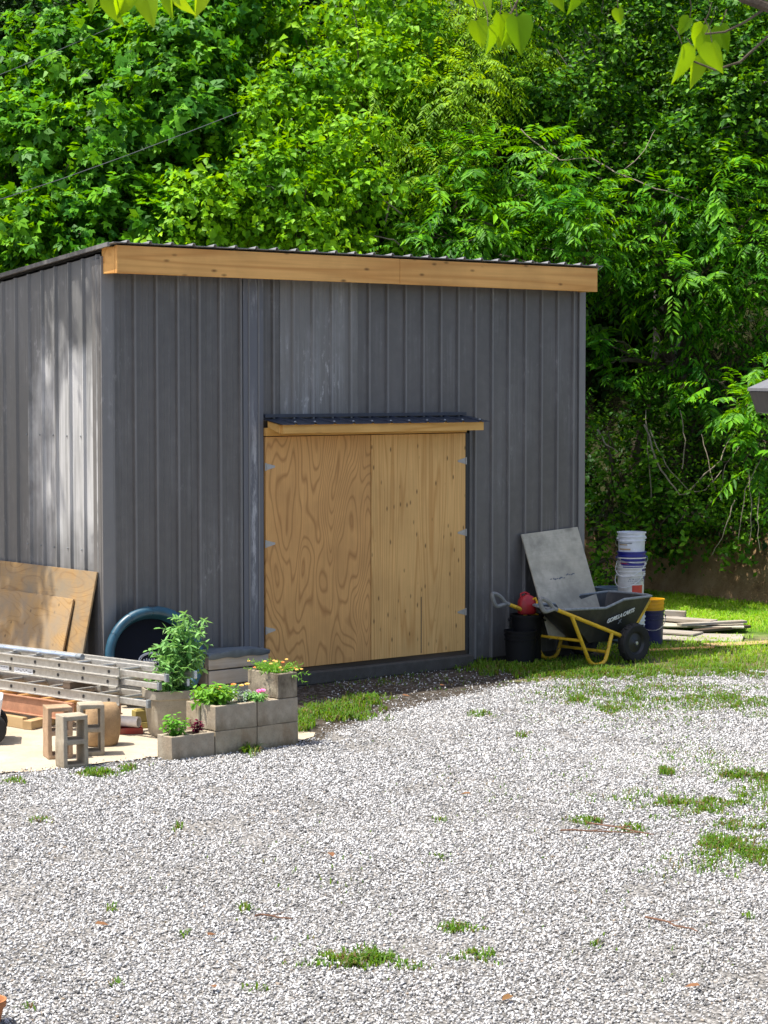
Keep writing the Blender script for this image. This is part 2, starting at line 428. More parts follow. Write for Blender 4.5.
# hillside mesh: fine rows near the bank, coarse further up
xs = np.concatenate([np.linspace(-60, -12, 25), np.linspace(-11, 11, 177), np.linspace(12, 60, 25)])
ds = np.concatenate([np.linspace(-.3, 1.2, 26), np.linspace(1.5, 40, 40)])
X, D = np.meshgrid(xs, ds); Yg = np.interp(X, bx, by) + D
Z = hz_np(X, Yg)
rng = np.random.default_rng(3)
Z = Z + rng.normal(0, .018, Z.shape) * (D > .02) * (D < 3) + rng.normal(0, .15, Z.shape) * (D > 3)
Yg = Yg + rng.normal(0, .02, Z.shape) * (D < 1.2)
nr, nc = X.shape
V = np.stack([X, Yg, Z], -1).reshape(-1, 3)
i = np.arange(nr * nc).reshape(nr, nc)
Fq = np.stack([i[:-1, :-1], i[:-1, 1:], i[1:, 1:], i[1:, :-1]], -1).reshape(-1, 4)
t = NT('hillside_soil')
n = t.noise(t.coord(), 3.5, 6, .7)
c = t.ramp(n, [(.3, (.17, .10, .05)), (.5, (.32, .21, .105)), (.68, (.42, .30, .17))])
g = t.n('NewGeometry'); sp = t.n('SeparateXYZ', {'Vector': g.outputs['Position']})
c = t.mix(t.maprange(sp.outputs[2], .75, 1.0, 0, .95), c, (.018, .028, .009))
c = t.mix(t.maprange(t.noise(t.coord(), 28, 4, .7), .55, .7, 0, .6), c, (.05, .03, .015))
t.pbr(c, .95, 0, .1, t.bump(t.noise(t.coord(), 22, 5, .7), .9, .05))
hill = np_mesh('hillside', V, [Fq], t.m); tag(hill, 'brown earth bank and wooded slope behind the shed', kind='structure')

# ground: one big sheet of dirt and thin turf, colour darkened as shadow by the doors
t = NT('ground_dirt')
n = t.noise(t.coord(), 1.2, 6, .65)
c = t.ramp(n, [(.3, (.03, .025, .019)), (.5, (.05, .04, .03)), (.7, (.09, .074, .055))])
c = t.mix(t.maprange(t.noise(t.coord(), 30, 4, .7), .5, .75, 0, .7), c, (.06, .05, .035))
peb = t.n('TexVoronoi', {'Vector': t.coord(), 'Scale': 38.})
c = t.mix(t.maprange(t.n('SeparateColor', {'Color': peb.outputs['Color']}).outputs[0], .80, .84, 0, .6), c, (.20, .19, .175))
t.pbr(c, .95, 0, .15, t.bump(t.noise(t.coord(), 60, 4, .7), .8, .02))
b = MB(); b.add([(-90, -30, 0), (90, -30, 0), (90, 70, 0), (-90, 70, 0)], [(0, 1, 2, 3)])
ground = b.build('ground', t.m); tag(ground, 'bare dirt ground around the shed', kind='structure')

# lawn sheet to the right of the shed
def poly_px(pts): return [gp(x, y) for x, y in pts]
def smooth_outline(pts, jit=.05, step=.12, seed=1):
    r = random.Random(seed); out = []
    for a, b_ in zip(pts, pts[1:] + pts[:1]):
        k = max(1, int((b_ - a).length / step))
        for q in range(k):
            p = a.lerp(b_, q / k)
            out.append(Vector((p.x + r.uniform(-jit, jit), p.y + r.uniform(-jit, jit), p.z)))
    return out
def sheet(name, outline, z, m, label, kind='structure'):
    b = MB(); b.add([(p.x, p.y, z) for p in outline], [tuple(range(len(outline)))])
    o = b.build(name, m)
    import bmesh
    bm = bmesh.new(); bm.from_mesh(o.data); bmesh.ops.triangulate(bm, faces=bm.faces); bm.to_mesh(o.data); bm.free()
    for p in o.data.polygons:
        if p.normal.z < 0: o.data.flip_normals(); break
    return tag(o, label, kind=kind)

LAWN = [Vector(p + (0,)) for p in ((1.1, 20.6), (1.7, 20.5), (2.3, 20.6), (3.2, 20.0), (4.4, 20.3), (9, 20.4), (14, 20), (14, 24.2), (6.4, 26.8), (4.9, 28.2), (4.0, 29.4), (2.8, 30.6), (.9, 30.3), (.6, 27.5), (2.2, 23.6), (2.3, 22.4))]
t = NT('turf_soil')
n = t.noise(t.coord(), 2.2, 5, .7)
c = t.ramp(n, [(.3, (.06, .085, .025)), (.48, (.10, .11, .045)), (.58, (.20, .17, .10)), (.75, (.30, .27, .21))])
yy = t.n('SeparateXYZ', {'Vector': t.n('NewGeometry').outputs['Position']}).outputs[1]
c = t.mix(t.maprange(t.math('ADD', yy, t.math('MULTIPLY', n, 1.2)), 24.6, 25.4), c, t.ramp(n, [(.3, (.07, .15, .018)), (.7, (.13, .23, .03))]))
t.pbr(c, .95, 0, .1, t.bump(t.noise(t.coord(), 40, 4, .7), .8, .02))
sheet('lawn', smooth_outline(LAWN, .08, .3, 4), .004, t.m, 'thin green lawn right of the shed')

# sandy pad on the left
PAD = [Vector(p + (0,)) for p in ((-9, 13.5), (-3.6, 15.25), (-2.55, 15.75), (-1.75, 16.3), (-.95, 16.75), (-.55, 17.3), (-1.0, 19.4), (-2.6, 19.3), (-5, 22), (-9, 24))]
t = NT('sandy_pad')
n = t.noise(t.coord(), 2.5, 6, .7)
c = t.ramp(n, [(.3, (.34, .285, .205)), (.5, (.41, .35, .26)), (.7, (.47, .41, .315))])
c = t.mix(t.maprange(t.noise(t.coord(), 36, 3, .7), .6, .72, 0, .55), c, (.17, .12, .075))
t.pbr(c, .95, 0, .1, t.bump(t.noise(t.coord(), 70, 4, .7), .4, .01))
pad = sheet('sandy_pad', smooth_outline(PAD, .05, .15, 6), .008, t.m, 'pale sandy pad left of the planters')

# gravel drive
GRAVEL = [Vector(p + (0,)) for p in ((-30, -20), (-30, 8), (-9, 13.3), (-3.6, 15.15), (-2.5, 15.65), (-1.75, 16.15), (-.95, 16.65), (-.45, 17.2), (-.1, 18.2), (.3, 18.9), (.9, 19.9), (1.6, 20.6), (2.4, 20.9), (3.2, 21.2), (4.4, 21.4), (9, 21.6), (30, 20), (30, -20))]
t = NT('gravel_base')
vo = t.n('TexVoronoi', {'Vector': t.coord(), 'Scale': 46., 'Randomness': 1.})
sc_ = t.n('SeparateColor', {'Color': vo.outputs['Color']})
c = t.ramp(sc_.outputs[0], [(0, (.11, .105, .097)), (.3, (.20, .192, .178)), (.7, (.30, .288, .27)), (1, (.44, .43, .415))])
edge = t.maprange(vo.outputs['Distance'], .35, .8, 0, .75)
c = t.mix(edge, c, (.07, .065, .058))
pt = t.noise(t.coord(), .9, 5, .6)
c = t.mix(t.maprange(pt, .55, .75, 0, .35), c, (.22, .19, .15))
h = t.math('SUBTRACT', 1, vo.outputs['Distance'])
t.pbr(c, .9, 0, .2, t.bump(h, .9, .02))
sheet('gravel_drive', smooth_outline(GRAVEL, .07, .2, 9), .012, t.m, 'pale crushed stone drive in front of the shed')

def pip(px, py, poly):
    x = np.array([p.x for p in poly]); y = np.array([p.y for p in poly]); k = len(x)
    ins = np.zeros(len(px), bool); j = k - 1
    for i in range(k):
        c = ((y[i] > py) != (y[j] > py)) & (px < (x[j] - x[i]) * (py - y[i]) / (y[j] - y[i] + 1e-12) + x[i])
        ins ^= c; j = i
    return ins
def vnoise(x, y, seed=0):                         # cheap smooth noise 0..1
    r = np.random.default_rng(seed); a = np.zeros_like(x)
    for k in range(7):
        fx, fy = r.normal(0, 1.0 + .5 * k, 2); a += np.sin(fx * x + fy * y + r.uniform(0, 6.28)) / (1 + .3 * k)
    return .5 + a / 7.0

def stones():
    rng = np.random.default_rng(11)
    n = 520000
    Y = np.sqrt(rng.uniform(8.0 ** 2, 21.4 ** 2, n)); X = rng.uniform(-1, 1, n) * (.185 * Y + .9)
    keep = pip(X + rng.normal(0, .06, n), Y + rng.normal(0, .1, n), GRAVEL)
    thin = .5 * vnoise(X * 2.3, Y * 2.3, 31) + .3 * vnoise(X * 6, Y * 6, 32) + .2 * vnoise(X * .8, Y * .8, 33)
    keep &= rng.uniform(0, 1, n) > np.clip((thin - .52) * 4.5, 0, .82)
    wall = .643 * (X + 2.44) - .766 * (Y - 19.0)
    keep |= (rng.uniform(0, 1, n) < .045) & (X > -.5) & (X < 4.5) & (Y > 17.5) & (wall > .15)
    X, Y = X[keep], Y[keep]; n = len(X)
    r = .0046 * np.exp(rng.normal(0, .48, n)) + .0019; r = np.minimum(r, .0098)
    base = np.array([[1,0,0],[0,1,0],[-1,0,0],[0,-1,0],[0,0,1],[0,0,-1]], float)
    v = base[None] * rng.uniform(.7, 1.35, (n, 6, 1)) + rng.normal(0, .22, (n, 6, 3))
    v *= np.stack([rng.uniform(.8, 1.6, n), rng.uniform(.7, 1.2, n), rng.uniform(.4, .85, n)], -1)[:, None] * r[:, None, None]
    q = rng.normal(0, 1, (n, 4)); q[:, 0] += 1.2 * np.sign(q[:, 0]); q[:, 3] *= 3; q /= np.linalg.norm(q, axis=1, keepdims=True)
    w_, x, y, z = q.T
    Rm = np.stack([1-2*(y*y+z*z), 2*(x*y-z*w_), 2*(x*z+y*w_), 2*(x*y+z*w_), 1-2*(x*x+z*z), 2*(y*z-x*w_), 2*(x*z-y*w_), 2*(y*z+x*w_), 1-2*(x*x+y*y)], -1).reshape(n, 3, 3)
    v = np.einsum('nij,nkj->nki', Rm, v)
    v += np.stack([X, Y, .012 + r * rng.uniform(.1, .9, n)], -1)[:, None]
    f = np.array([[0,1,4],[1,2,4],[2,3,4],[3,0,4],[1,0,5],[2,1,5],[3,2,5],[0,3,5]])
    Fc = (f[None] + (np.arange(n) * 6)[:, None, None]).reshape(-1, 3)
    t = NT('crushed_limestone')
    g = t.n('NewGeometry')
    c = t.ramp(g.outputs['Random Per Island'], [(0, (.09, .088, .085)), (.24, (.22, .218, .215)), (.55, (.40, .397, .392)), (.8, (.60, .595, .588)), (.96, (.70, .70, .695)), (1, (.27, .21, .15))])
    pos = g.outputs['Position']                     # dusty and damp patches, stone by stone
    c = t.mix(t.maprange(t.noise(pos, .55, 5, .65), .50, .70, 0, .28), c, (.24, .225, .20))
    c = t.mix(t.maprange(t.noise(pos, 2.6, 5, .7), .56, .70, 0, .32), c, (.17, .16, .145))
    c = t.mix(t.maprange(t.noise(pos, .35, 3, .6), .52, .68, 0, .35), c, (.55, .54, .52))
    t.pbr(c, .85, 0, .25)
    o = np_mesh('gravel', v.reshape(-1, 3), [Fc], t.m)
    tag(o, 'loose crushed limestone covering the drive', 'gravel', kind='stuff')
stones()

# ------------------------------------------------------------------ grass and weeds
# (px, py, half width px, half height px, blades per m2, height m)
PATCH = [(355,965,58,13,2300,.06),(455,932,24,5,2200,.05),(482,960,32,8,1100,.05),(245,912,9,6,1500,.05),(115,988,14,5,1300,.04),(665,775,14,5,2200,.06),
 (738,780,22,8,2600,.06),(590,824,22,6,1500,.05),(632,832,17,6,1300,.05),(700,808,66,13,1300,.05),(640,800,60,10,260,.05),(700,870,60,14,300,.05),(740,830,45,10,1000,.04),(730,850,48,17,1700,.05),(752,922,14,5,1400,.05),(522,738,10,4,1800,.05),
 (580,703,15,5,2200,.05),(610,712,14,5,1400,.05),(595,948,9,4,1300,.05),(440,860,8,4,900,.04),(40,822,12,4,1000,.04),(178,830,8,4,1500,.05),(97,776,22,5,2000,.06),
 (132,771,16,4,1800,.06),(258,992,16,5,900,.04),(440,823,9,4,1000,.04),(30,1012,10,4,1000,.04),(185,938,8,4,900,.04),(110,912,9,5,900,.04),(335,715,45,13,1300,.10),
 (305,728,14,10,1300,.10),(365,703,22,8,1000,.09),(480,716,16,4,900,.05),(520,672,55,9,1600,.09),(480,665,25,8,1200,.1),(545,668,60,10,1700,.08),(600,675,40,8,2200,.07),
 (660,675,60,10,1700,.05),(735,672,40,10,2300,.05),(700,690,60,7,800,.04),(20,783,22,4,1200,.04),(205,745,14,7,1500,.13),(250,752,14,6,1300,.1),(720,700,40,8,600,.04),(380,680,90,12,90,.04),
 (655,690,40,6,700,.04),(690,668,20,6,1800,.06),(756,800,40,42,420,.05),(700,760,60,20,160,.04),(640,702,100,16,520,.05),(740,705,50,14,620,.05),(585,690,50,10,500,.05),(560,695,60,8,260,.05),(300,880,120,80,12,.03),(560,790,180,60,18,.03),(640,930,120,60,12,.03),(640,720,110,20,90,.03),(760,855,30,20,1500,.05),(720,845,26,8,1700,.05),(762,782,14,10,2400,.06)]
def grass():
    rng = np.random.default_rng(5); P = []; H = []
    for (cx, cy, rx, ry, den, h) in PATCH:
        c = gp(cx, cy); s = F / c.y
        wx = rx / s; wy = abs(gp(cx, cy - ry).y - gp(cx, cy + ry).y) / 2
        n = int(den * (1.15 if cy < 700 and cx > 440 else 2.1) * PI * wx * wy)
        a = rng.uniform(0, 2 * PI, n); q = np.sqrt(rng.uniform(0, 1, n)) * (1 + .35 * np.sin(3 * a + cx) + .2 * np.sin(7 * a + cy))
        x = c.x + wx * q * np.cos(a); y = c.y + wy * q * np.sin(a)
        k = (.6 * vnoise(x * 6, y * 6, int(cx)) + .4 * vnoise(x * 21, y * 21, int(cy))) > (.26 + .26 * np.minimum(q, 1) if den > 200 else .0)
        x, y, q = x[k], y[k], q[k]
        P.append(np.stack([x, y], -1)); H.append((h * .85 + .016) * rng.uniform(.4, 1.1, len(x)) * (1.1 - .5 * np.minimum(1, q)))
    # lawn
    n = 150000
    x = rng.uniform(.4, 8, n); y = rng.uniform(20.0, 30.3, n)
    k = pip(x, y, LAWN) & (np.interp(x, bx, by) - y > .02)
    k &= rng.uniform(0, 1, n) < np.where(y < 22.0, .46, np.where(y < 24.6, .65, 1.0))
    bare = np.exp(-((x - 3.9) / 1.6) ** 2 - ((y - 24.3) / .75) ** 2) + .8 * np.exp(-((x - 3.2) / .9) ** 2 - ((y - 20.7) / .5) ** 2)
    shadow_wall = (.643 * (x - 2.09) - .766 * (y - 22.8))
    k &= vnoise(x * 2.5, y * 2.5, 8) * .8 + rng.uniform(0, .45, n) > .38 + .5 * bare
    k &= ~((y < 21.7) & ((rng.uniform(0, 1, n) < .45) | (vnoise(x * 4, y * 7, 19) < .52 + .12 * (21.7 - y))))
    x, y = x[k], y[k]
    P.append(np.stack([x, y], -1)); H.append(np.where(y > 25, .085, .055) * rng.uniform(.5, 1.3, len(x)))
    P = np.concatenate(P); H = np.concatenate(H); n = len(P)
    # blades: bent, two segments (5 vertices)
    a = rng.uniform(0, 2 * PI, n); lean = rng.uniform(.3, 1.25, n) + .35 * (P[:, 1] > 24); wd = np.minimum(.0045 + .04 * H, .008) * rng.uniform(.7, 1.4, n)
    dx, dy = np.cos(a), np.sin(a)
    base = np.stack([P[:, 0], P[:, 1], np.full(n, .012)], -1)
    side = np.stack([-dy, dx, np.zeros(n)], -1) * wd[:, None]
    mid = base + np.stack([dx * lean * H * .35, dy * lean * H * .35, H * .62], -1)
    tip = base + np.stack([dx * lean * H * .95, dy * lean * H * .95, H * (1 - .42 * lean)], -1)
    Vv = np.stack([base - side * .6, base + side * .6, mid + side * .55, mid - side * .55, tip], 1).reshape(-1, 3)
    o = (np.arange(n) * 5)[:, None]
    o_ = np_mesh('grass', Vv, [np.array([[0, 1, 2, 3]]) + o, np.array([[3, 2, 4]]) + o], M['grass'])
    tag(o_, 'green grass and weeds on the lawn and in the gravel', 'grass', kind='stuff')
grass()

# ------------------------------------------------------------------ foliage generator
def nrm(a): return a / np.maximum(1e-9, np.linalg.norm(a, axis=-1, keepdims=True))
def leaf_arrays(P, D, N, L, W, shape='diamond', curl=.15):
    D = nrm(D); S_ = nrm(np.cross(D, N)); N = nrm(np.cross(S_, D))
    L = L[:, None]; W = W[:, None]; n = len(P); o = None
    if shape == 'diamond':
        Vv = np.stack([P, P + D*L*.42 + S_*W*.5 + N*W*.14, P + D*L - N*L*curl, P + D*L*.42 - S_*W*.5 + N*W*.14], 1)
        o = (np.arange(n) * 4)[:, None]
        return Vv.reshape(-1, 3), [np.array([[0, 1, 2]]) + o, np.array([[0, 2, 3]]) + o]
    if shape == 'broad':
        Vv = np.stack([P, P + D*L*.18 + S_*W*.42 + N*W*.1, P + D*L*.62 + S_*W*.44 + N*W*.08 - N*L*curl*.4, P + D*L - N*L*curl,
                       P + D*L*.62 - S_*W*.44 + N*W*.08 - N*L*curl*.4, P + D*L*.18 - S_*W*.42 + N*W*.1], 1)
        o = (np.arange(n) * 6)[:, None]
        return Vv.reshape(-1, 3), [np.array([[0, 1, 2, 3]]) + o, np.array([[0, 3, 4, 5]]) + o]
    if shape == 'lobed':                            # three pointed lobes sharing one base
        vs = [P]
        for ang, ls in ((0., 1.), (.85, .78), (-.85, .78)):
            d2 = D * math.cos(ang) + S_ * math.sin(ang); s2 = S_ * math.cos(ang) - D * math.sin(ang)
            vs += [P + d2*L*ls*.5 + s2*W*.30 + N*W*.08, P + d2*L*ls - N*L*curl, P + d2*L*ls*.5 - s2*W*.30 + N*W*.08]
        Vv = np.stack(vs, 1); o = (np.arange(n) * 10)[:, None]
        return Vv.reshape(-1, 3), [np.array([[0, 1 + 3*q, 2 + 3*q, 3 + 3*q]]) + o for q in range(3)]
    if shape == 'heart':
        pr = [(-.06, .22), (.10, .46), (.34, .5), (.62, .36), (.86, .13)]
        vs = [P + D*L*.03]
        for sgn in (1, -1):
            for (q, w_) in pr: vs.append(P + D*L*q + S_*W*w_*sgn + N*W*(.30 * w_ * 2) - N*L*curl*q*q)
        vs.append(P + D*L*1.02 - N*L*curl)
        Vv = np.stack(vs, 1); k = Vv.shape[1]; o = (np.arange(n) * k)[:, None]
        f = [np.array([[0, a, a + 1]]) + o for a in range(1, 5)] + [np.array([[0, 5, 11]]) + o]
        f += [np.array([[0, a + 1, a]]) + o for a in range(6, 10)] + [np.array([[0, 11, 10]]) + o]
        return Vv.reshape(-1, 3), f

KIND = {  # leaves per spray, leaf length, width, spray length, droop, leaf droop, shape, arrangement, sprays per m2
 'broad':  dict(k=7, L=.150, W=.125, sl=.32, dr=.3, ld=.35, sh='lobed', pin=0, dens=27),
 'vine':   dict(k=8, L=.108, W=.076, sl=.27, dr=.60, ld=.45, sh='diamond', pin=0, dens=42),
 'locust': dict(k=18, L=.085, W=.028, sl=.52, dr=.85, ld=.7, sh='diamond', pin=1, dens=24),
 'fine':   dict(k=9, L=.100, W=.062, sl=.32, dr=.2, ld=.35, sh='diamond', pin=0, dens=30),
 'sumac':  dict(k=15, L=.150, W=.048, sl=.46, dr=.55, ld=.55, sh='diamond', pin=1, dens=19),
 'dark':   dict(k=8, L=.17, W=.11, sl=.6, dr=.2, ld=.3, sh='diamond', pin=0, dens=9),
 'shrub':  dict(k=9, L=.080, W=.052, sl=.32, dr=.2, ld=.3, sh='diamond', pin=0, dens=34),
}
def crown_arrays(blobs, kind, seed, dens=1.0):
    K = KIND[kind]; rng = np.random.default_rng(seed); Ps = []; Ts = []; Us = []
    lobes = []                                      # every bough carries smaller clumps of leaves
    for (c, r) in blobs:
        c = np.array(c, float)
        if r < .38: lobes.append((c, r, 1.0)); continue
        lobes.append((c, r * .66, .40))
        m_ = 7 if r > .6 else 5
        for q in range(m_):
            u = rng.normal(0, 1, 3); u[1] = u[1] * .8 - .35; u[2] += .25; u /= np.linalg.norm(u)
            lobes.append((c + u * r * rng.uniform(.55, .85), r * rng.uniform(.32, .56), 1.0))
    for (c, r, dd) in lobes:
        n = int(K['dens'] * dens * dd * 4 * PI * r * r)
        u = nrm(rng.normal(0, 1, (n, 3)))
        keep = (u[:, 1] < .35) & (u[:, 2] > -.55) | (rng.uniform(0, 1, n) < .33)
        u = u[keep]; n = len(u)
        ph = rng.uniform(0, 6.28, 4); fr = rng.normal(0, 3.2, (4, 3))
        lump = 1 + .11 * sum(np.sin(u @ fr[q] + ph[q]) for q in range(4))
        gap = sum(np.sin(u @ (fr[q] * 1.6) + ph[q] * 2) for q in range(4))
        k2 = gap + rng.normal(0, .6, n) > -1.35
        u, lump = u[k2], lump[k2]; n = len(u)
        rad = r * lump * (.80 + .22 * rng.uniform(0, 1, n))
        Ps.append(c + u * rad[:, None] * np.array([1, 1, .92])); Us.append(u)
    P = np.concatenate(Ps); U = np.concatenate(Us); n = len(P)
    T = nrm(U * .7 + rng.normal(0, .45, (n, 3)) + np.array([0, 0, .12 - K['dr'] * .5]))
    k = K['k']; sl = K['sl'] * rng.uniform(.6, 1.25, n)
    j = np.arange(k); q = (j + .6) / k
    up = np.array([0, 0, 1.])
    pos = P[:, None] + T[:, None] * (sl[:, None] * q)[..., None] - up * (K['dr'] * sl[:, None] * q ** 2 * .55)[..., None]
    tq = nrm(T[:, None] - up * (K['dr'] * q * 1.1)[None, :, None])
    side = nrm(np.cross(tq, up + rng.normal(0, .15, (n, 1, 3))))
    sg = np.where(j % 2 == 0, 1., -1.)[None, :, None]
    if K['pin']:
        D = nrm(tq * .55 + side * sg * .9 - up * K['ld'] * .6 + rng.normal(0, .08, (n, k, 3)))
        N = up * .75 + U[:, None] * .6 + rng.normal(0, .16, (n, k, 3))
        D[:, -1] = tq[:, -1]
    else:
        D = nrm(tq * .6 + side * sg * .75 - up * K['ld'] * .7 + rng.normal(0, .38, (n, k, 3)))
        N = up * .45 + U[:, None] * .9 + rng.normal(0, .28, (n, k, 3))
        pos = pos + rng.normal(0, .03, (n, k, 3))
    s = rng.uniform(.65, 1.25, (n, k)) * rng.uniform(.6, 1.3, (n, 1)) * (1 - .25 * np.abs(q - .5))
    m_ = n * k
    return leaf_arrays(pos.reshape(m_, 3), D.reshape(m_, 3), N.reshape(m_, 3), (K['L'] * s).ravel(), (K['W'] * s).ravel(), K['sh'])

def limb_path(a, b_, r, sag=.12):
    a, b_ = Vector(a), Vector(b_); pts = []
    k = 6; off = Vector((r.uniform(-1, 1), r.uniform(-1, 1), 0)) * (b_ - a).length * sag
    for q in range(k + 1):
        f = q / k
        p = a.lerp(b_, f) + off * math.sin(PI * f) + Vector((0, 0, (b_ - a).length * .10 * math.sin(PI * f)))
        pts.append(p + Vector((r.uniform(-1, 1), r.uniform(-1, 1), r.uniform(-1, 1))) * .03)
    return pts

def tree(name, label, cat, base, blobs, kind, seed, leafm, trunk_r=.10, group=None, barkm='bark', dens=1.0, twigs=(), stems=1):
    r = random.Random(seed)
    bz = hz(base[0], base[1]) - .08 if base[1] > 26 or len(base) == 2 else 0
    bz = max(bz, -.02)
    B = Vector((base[0], base[1], bz))
    root = thing(name, label, cat, B, group=group)
    Vv, Fs = crown_arrays(blobs, kind, seed, dens)
    np_mesh('crown', Vv, Fs, leafm, root, loc=B)
    tb = MB()
    top = max(blobs, key=lambda q: q[0][2])[0]
    cen = Vector((sum(q[0][0] for q in blobs), sum(q[0][1] for q in blobs), sum(q[0][2] for q in blobs))) / len(blobs)
    for si in range(stems):
        fork = B.lerp(cen, .55) + Vector((r.uniform(-.3, .3), r.uniform(-.2, .2), 0))
        st = B + Vector((r.uniform(-.15, .15), r.uniform(-.1, .1), 0)) * (stems > 1)
        tp = limb_path(st, fork, r, .07)
        rr = [trunk_r * (1.25 - .55 * q / (len(tp) - 1)) for q in range(len(tp))]
        tb.tube([p - B for p in tp], rr, 9)
        for bi, (c, rad) in enumerate(blobs):
            if stems > 1 and bi % stems != si: continue
            lp = limb_path(fork if bi % 3 else tp[4], c, r, .15)
            tb.tube([p - B for p in lp], [trunk_r * .55 * (1 - .8 * q / 6) + .008 for q in range(7)], 6)
            for q in range(4):
                d = Vector((r.uniform(-1, 1), r.uniform(-1.2, .6), r.uniform(-.4, 1))).normalized()
                e = Vector(c) + d * rad * r.uniform(.7, 1.0)
                tb.tube([p - B for p in limb_path(lp[4], e, r, .15)], [.014, .013, .011, .010, .008, .006, .004], 5)
    o = tb.build('trunk', M[barkm], root, smooth=True)
    if twigs:
        for pts, rad in twigs:
            wb = MB()
            P_ = [Vector(p) - B for p in pts]
            # smooth the polyline
            out = []
            for a, b_ in zip(P_, P_[1:]):
                for q in range(4): out.append(a.lerp(b_, q / 4) + Vector((r.uniform(-1, 1), r.uniform(-1, 1), r.uniform(-1, 1))) * .012)
            out.append(P_[-1])
            wb.tube(out, [rad * (1 - .6 * q / len(out)) for q in range(len(out))], 5)
            wb.build('dead_stem', M['vine_dead'], root, smooth=True)
    return root
def BL(*a): return [(tuple(at(px, py, Y)), r) for (px, py, Y, r) in a]
# ------------------------------------------------------------------ the wood on the slope
tree('broadleaf_tree', 'big-leaved bright green tree above the low left end of the shed roof', 'tree', (-4.6, 30.2),
     BL((40,190,27.6,1.15),(115,145,28,1.2),(185,105,28.6,1.2),(60,100,29,1.0),(10,250,27,.9),(105,225,27.2,.9),(190,170,27.9,.8),(100,60,29.6,1.0),(225,55,29.3,1.0),(5,150,28.2,.8),(150,250,26.9,.6),(60,262,26.8,.7)),
     'broad', 21, M['l_broad'], .14)
tree('vine_covered_tree', 'tree smothered in yellow-green vines rising behind the middle of the shed roof', 'tree', (-1.0, 30.8),
     BL((195,235,26.9,.65),(240,205,27.1,.75),(285,215,26.9,.75),(325,165,27.5,.8),(265,135,28,.75),(300,95,28.4,.7),(355,60,28.8,.9),(310,45,29.2,.7),(330,235,26.9,.6),(385,115,28.4,.75),(225,155,27.9,.6),(360,200,27.2,.6),(400,40,29.3,.8),(390,255,27.2,.4)),
     'vine', 22, M['l_vine'], .13, twigs=[([at(400,250,27.2), at(385,225,27), at(392,190,27.1), at(380,160,27.4)], .014), ([at(415,262,27), at(395,240,26.8), at(372,235,26.9)], .012), ([at(402,215,27), at(385,200,26.8), at(378,182,27)], .012)])
tree('locust_tree', 'feathery pale green tree with hanging fronds at the top centre of the wood', 'tree', (.9, 31.6),
     BL((430,110,28.6,.9),(415,180,27.9,.6),(455,60,29.3,1.0),(445,150,28.2,.7),(410,70,29,.6),(490,90,29,.7),(480,20,29.8,.9)),
     'locust', 23, M['l_locust'], .10)
tree('walnut_tree', 'tree with drooping compound leaves overhanging the right half of the shed roof', 'tree', (1.5, 31.2),
     BL((445,215,27.3,.65),(500,200,27.6,.75),(475,245,27,.55),(550,225,27.3,.7),(420,250,26.9,.45),(525,250,27,.5),(580,240,27,.5),(470,175,28,.6),(540,180,28,.6)),
     'sumac', 24, M['l_sumac'], .10, twigs=[([at(520,130,27.8), at(545,150,27.6), at(560,160,27.4), at(590,158,27.2)], .009), ([at(500,255,26.8), at(530,262,26.7), at(560,268,26.9)], .012)])
tree('elm_tree', 'tall tree with small dark leaves filling the top right of the wood', 'tree', (4.2, 32.6),
     BL((560,80,30,1.3),(640,120,30.3,1.3),(520,140,29.8,.9),(600,180,29.7,1.0),(690,60,30.2,1.4),(750,130,29.8,1.2),(580,20,30.5,1.3),(650,20,31,1.2),(700,170,29.6,.9),(760,40,30.5,1.1)),
     'fine', 25, M['l_fine'], .18, twigs=[([at(580,152,29), at(615,172,28.6), at(655,188,28.4), at(700,203,28.4)], .013), ([at(625,170,28.6), at(645,150,28.6), at(655,130,28.8)], .007)], barkm='bark_pale')
tree('sumac_tree', 'tree with long drooping leaflets beside the right corner of the shed', 'tree', (3.6, 31.0),
     BL((625,225,28.8,.65),(690,255,28.6,.8),(740,225,28.6,.8),(650,300,29.7,.7),(715,330,29.2,.7),(615,300,29.8,.5),(755,300,28.9,.65),(680,380,28.8,.55),(620,360,28.9,.5),(750,260,28.5,.5)),
     'sumac', 26, M['l_sumac'], .11, dens=.85)
tree('sapling', 'bright young sapling with long leaves just under the corner of the porch roof', 'sapling', (5.0, 29.4),
     BL((745,425,26.9,.42),(762,380,27,.40),(725,400,27.2,.35),(765,460,26.9,.35)), 'sumac', 27, M['l_sumac'], .035)
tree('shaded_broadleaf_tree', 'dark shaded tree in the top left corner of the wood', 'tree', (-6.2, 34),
     BL((20,20,31,1.2),(90,10,31.5,1.2),(-40,60,31,1.3),(20,70,30.6,.8),(150,0,32,1.1)), 'fine', 28, M['l_dark'], .16)
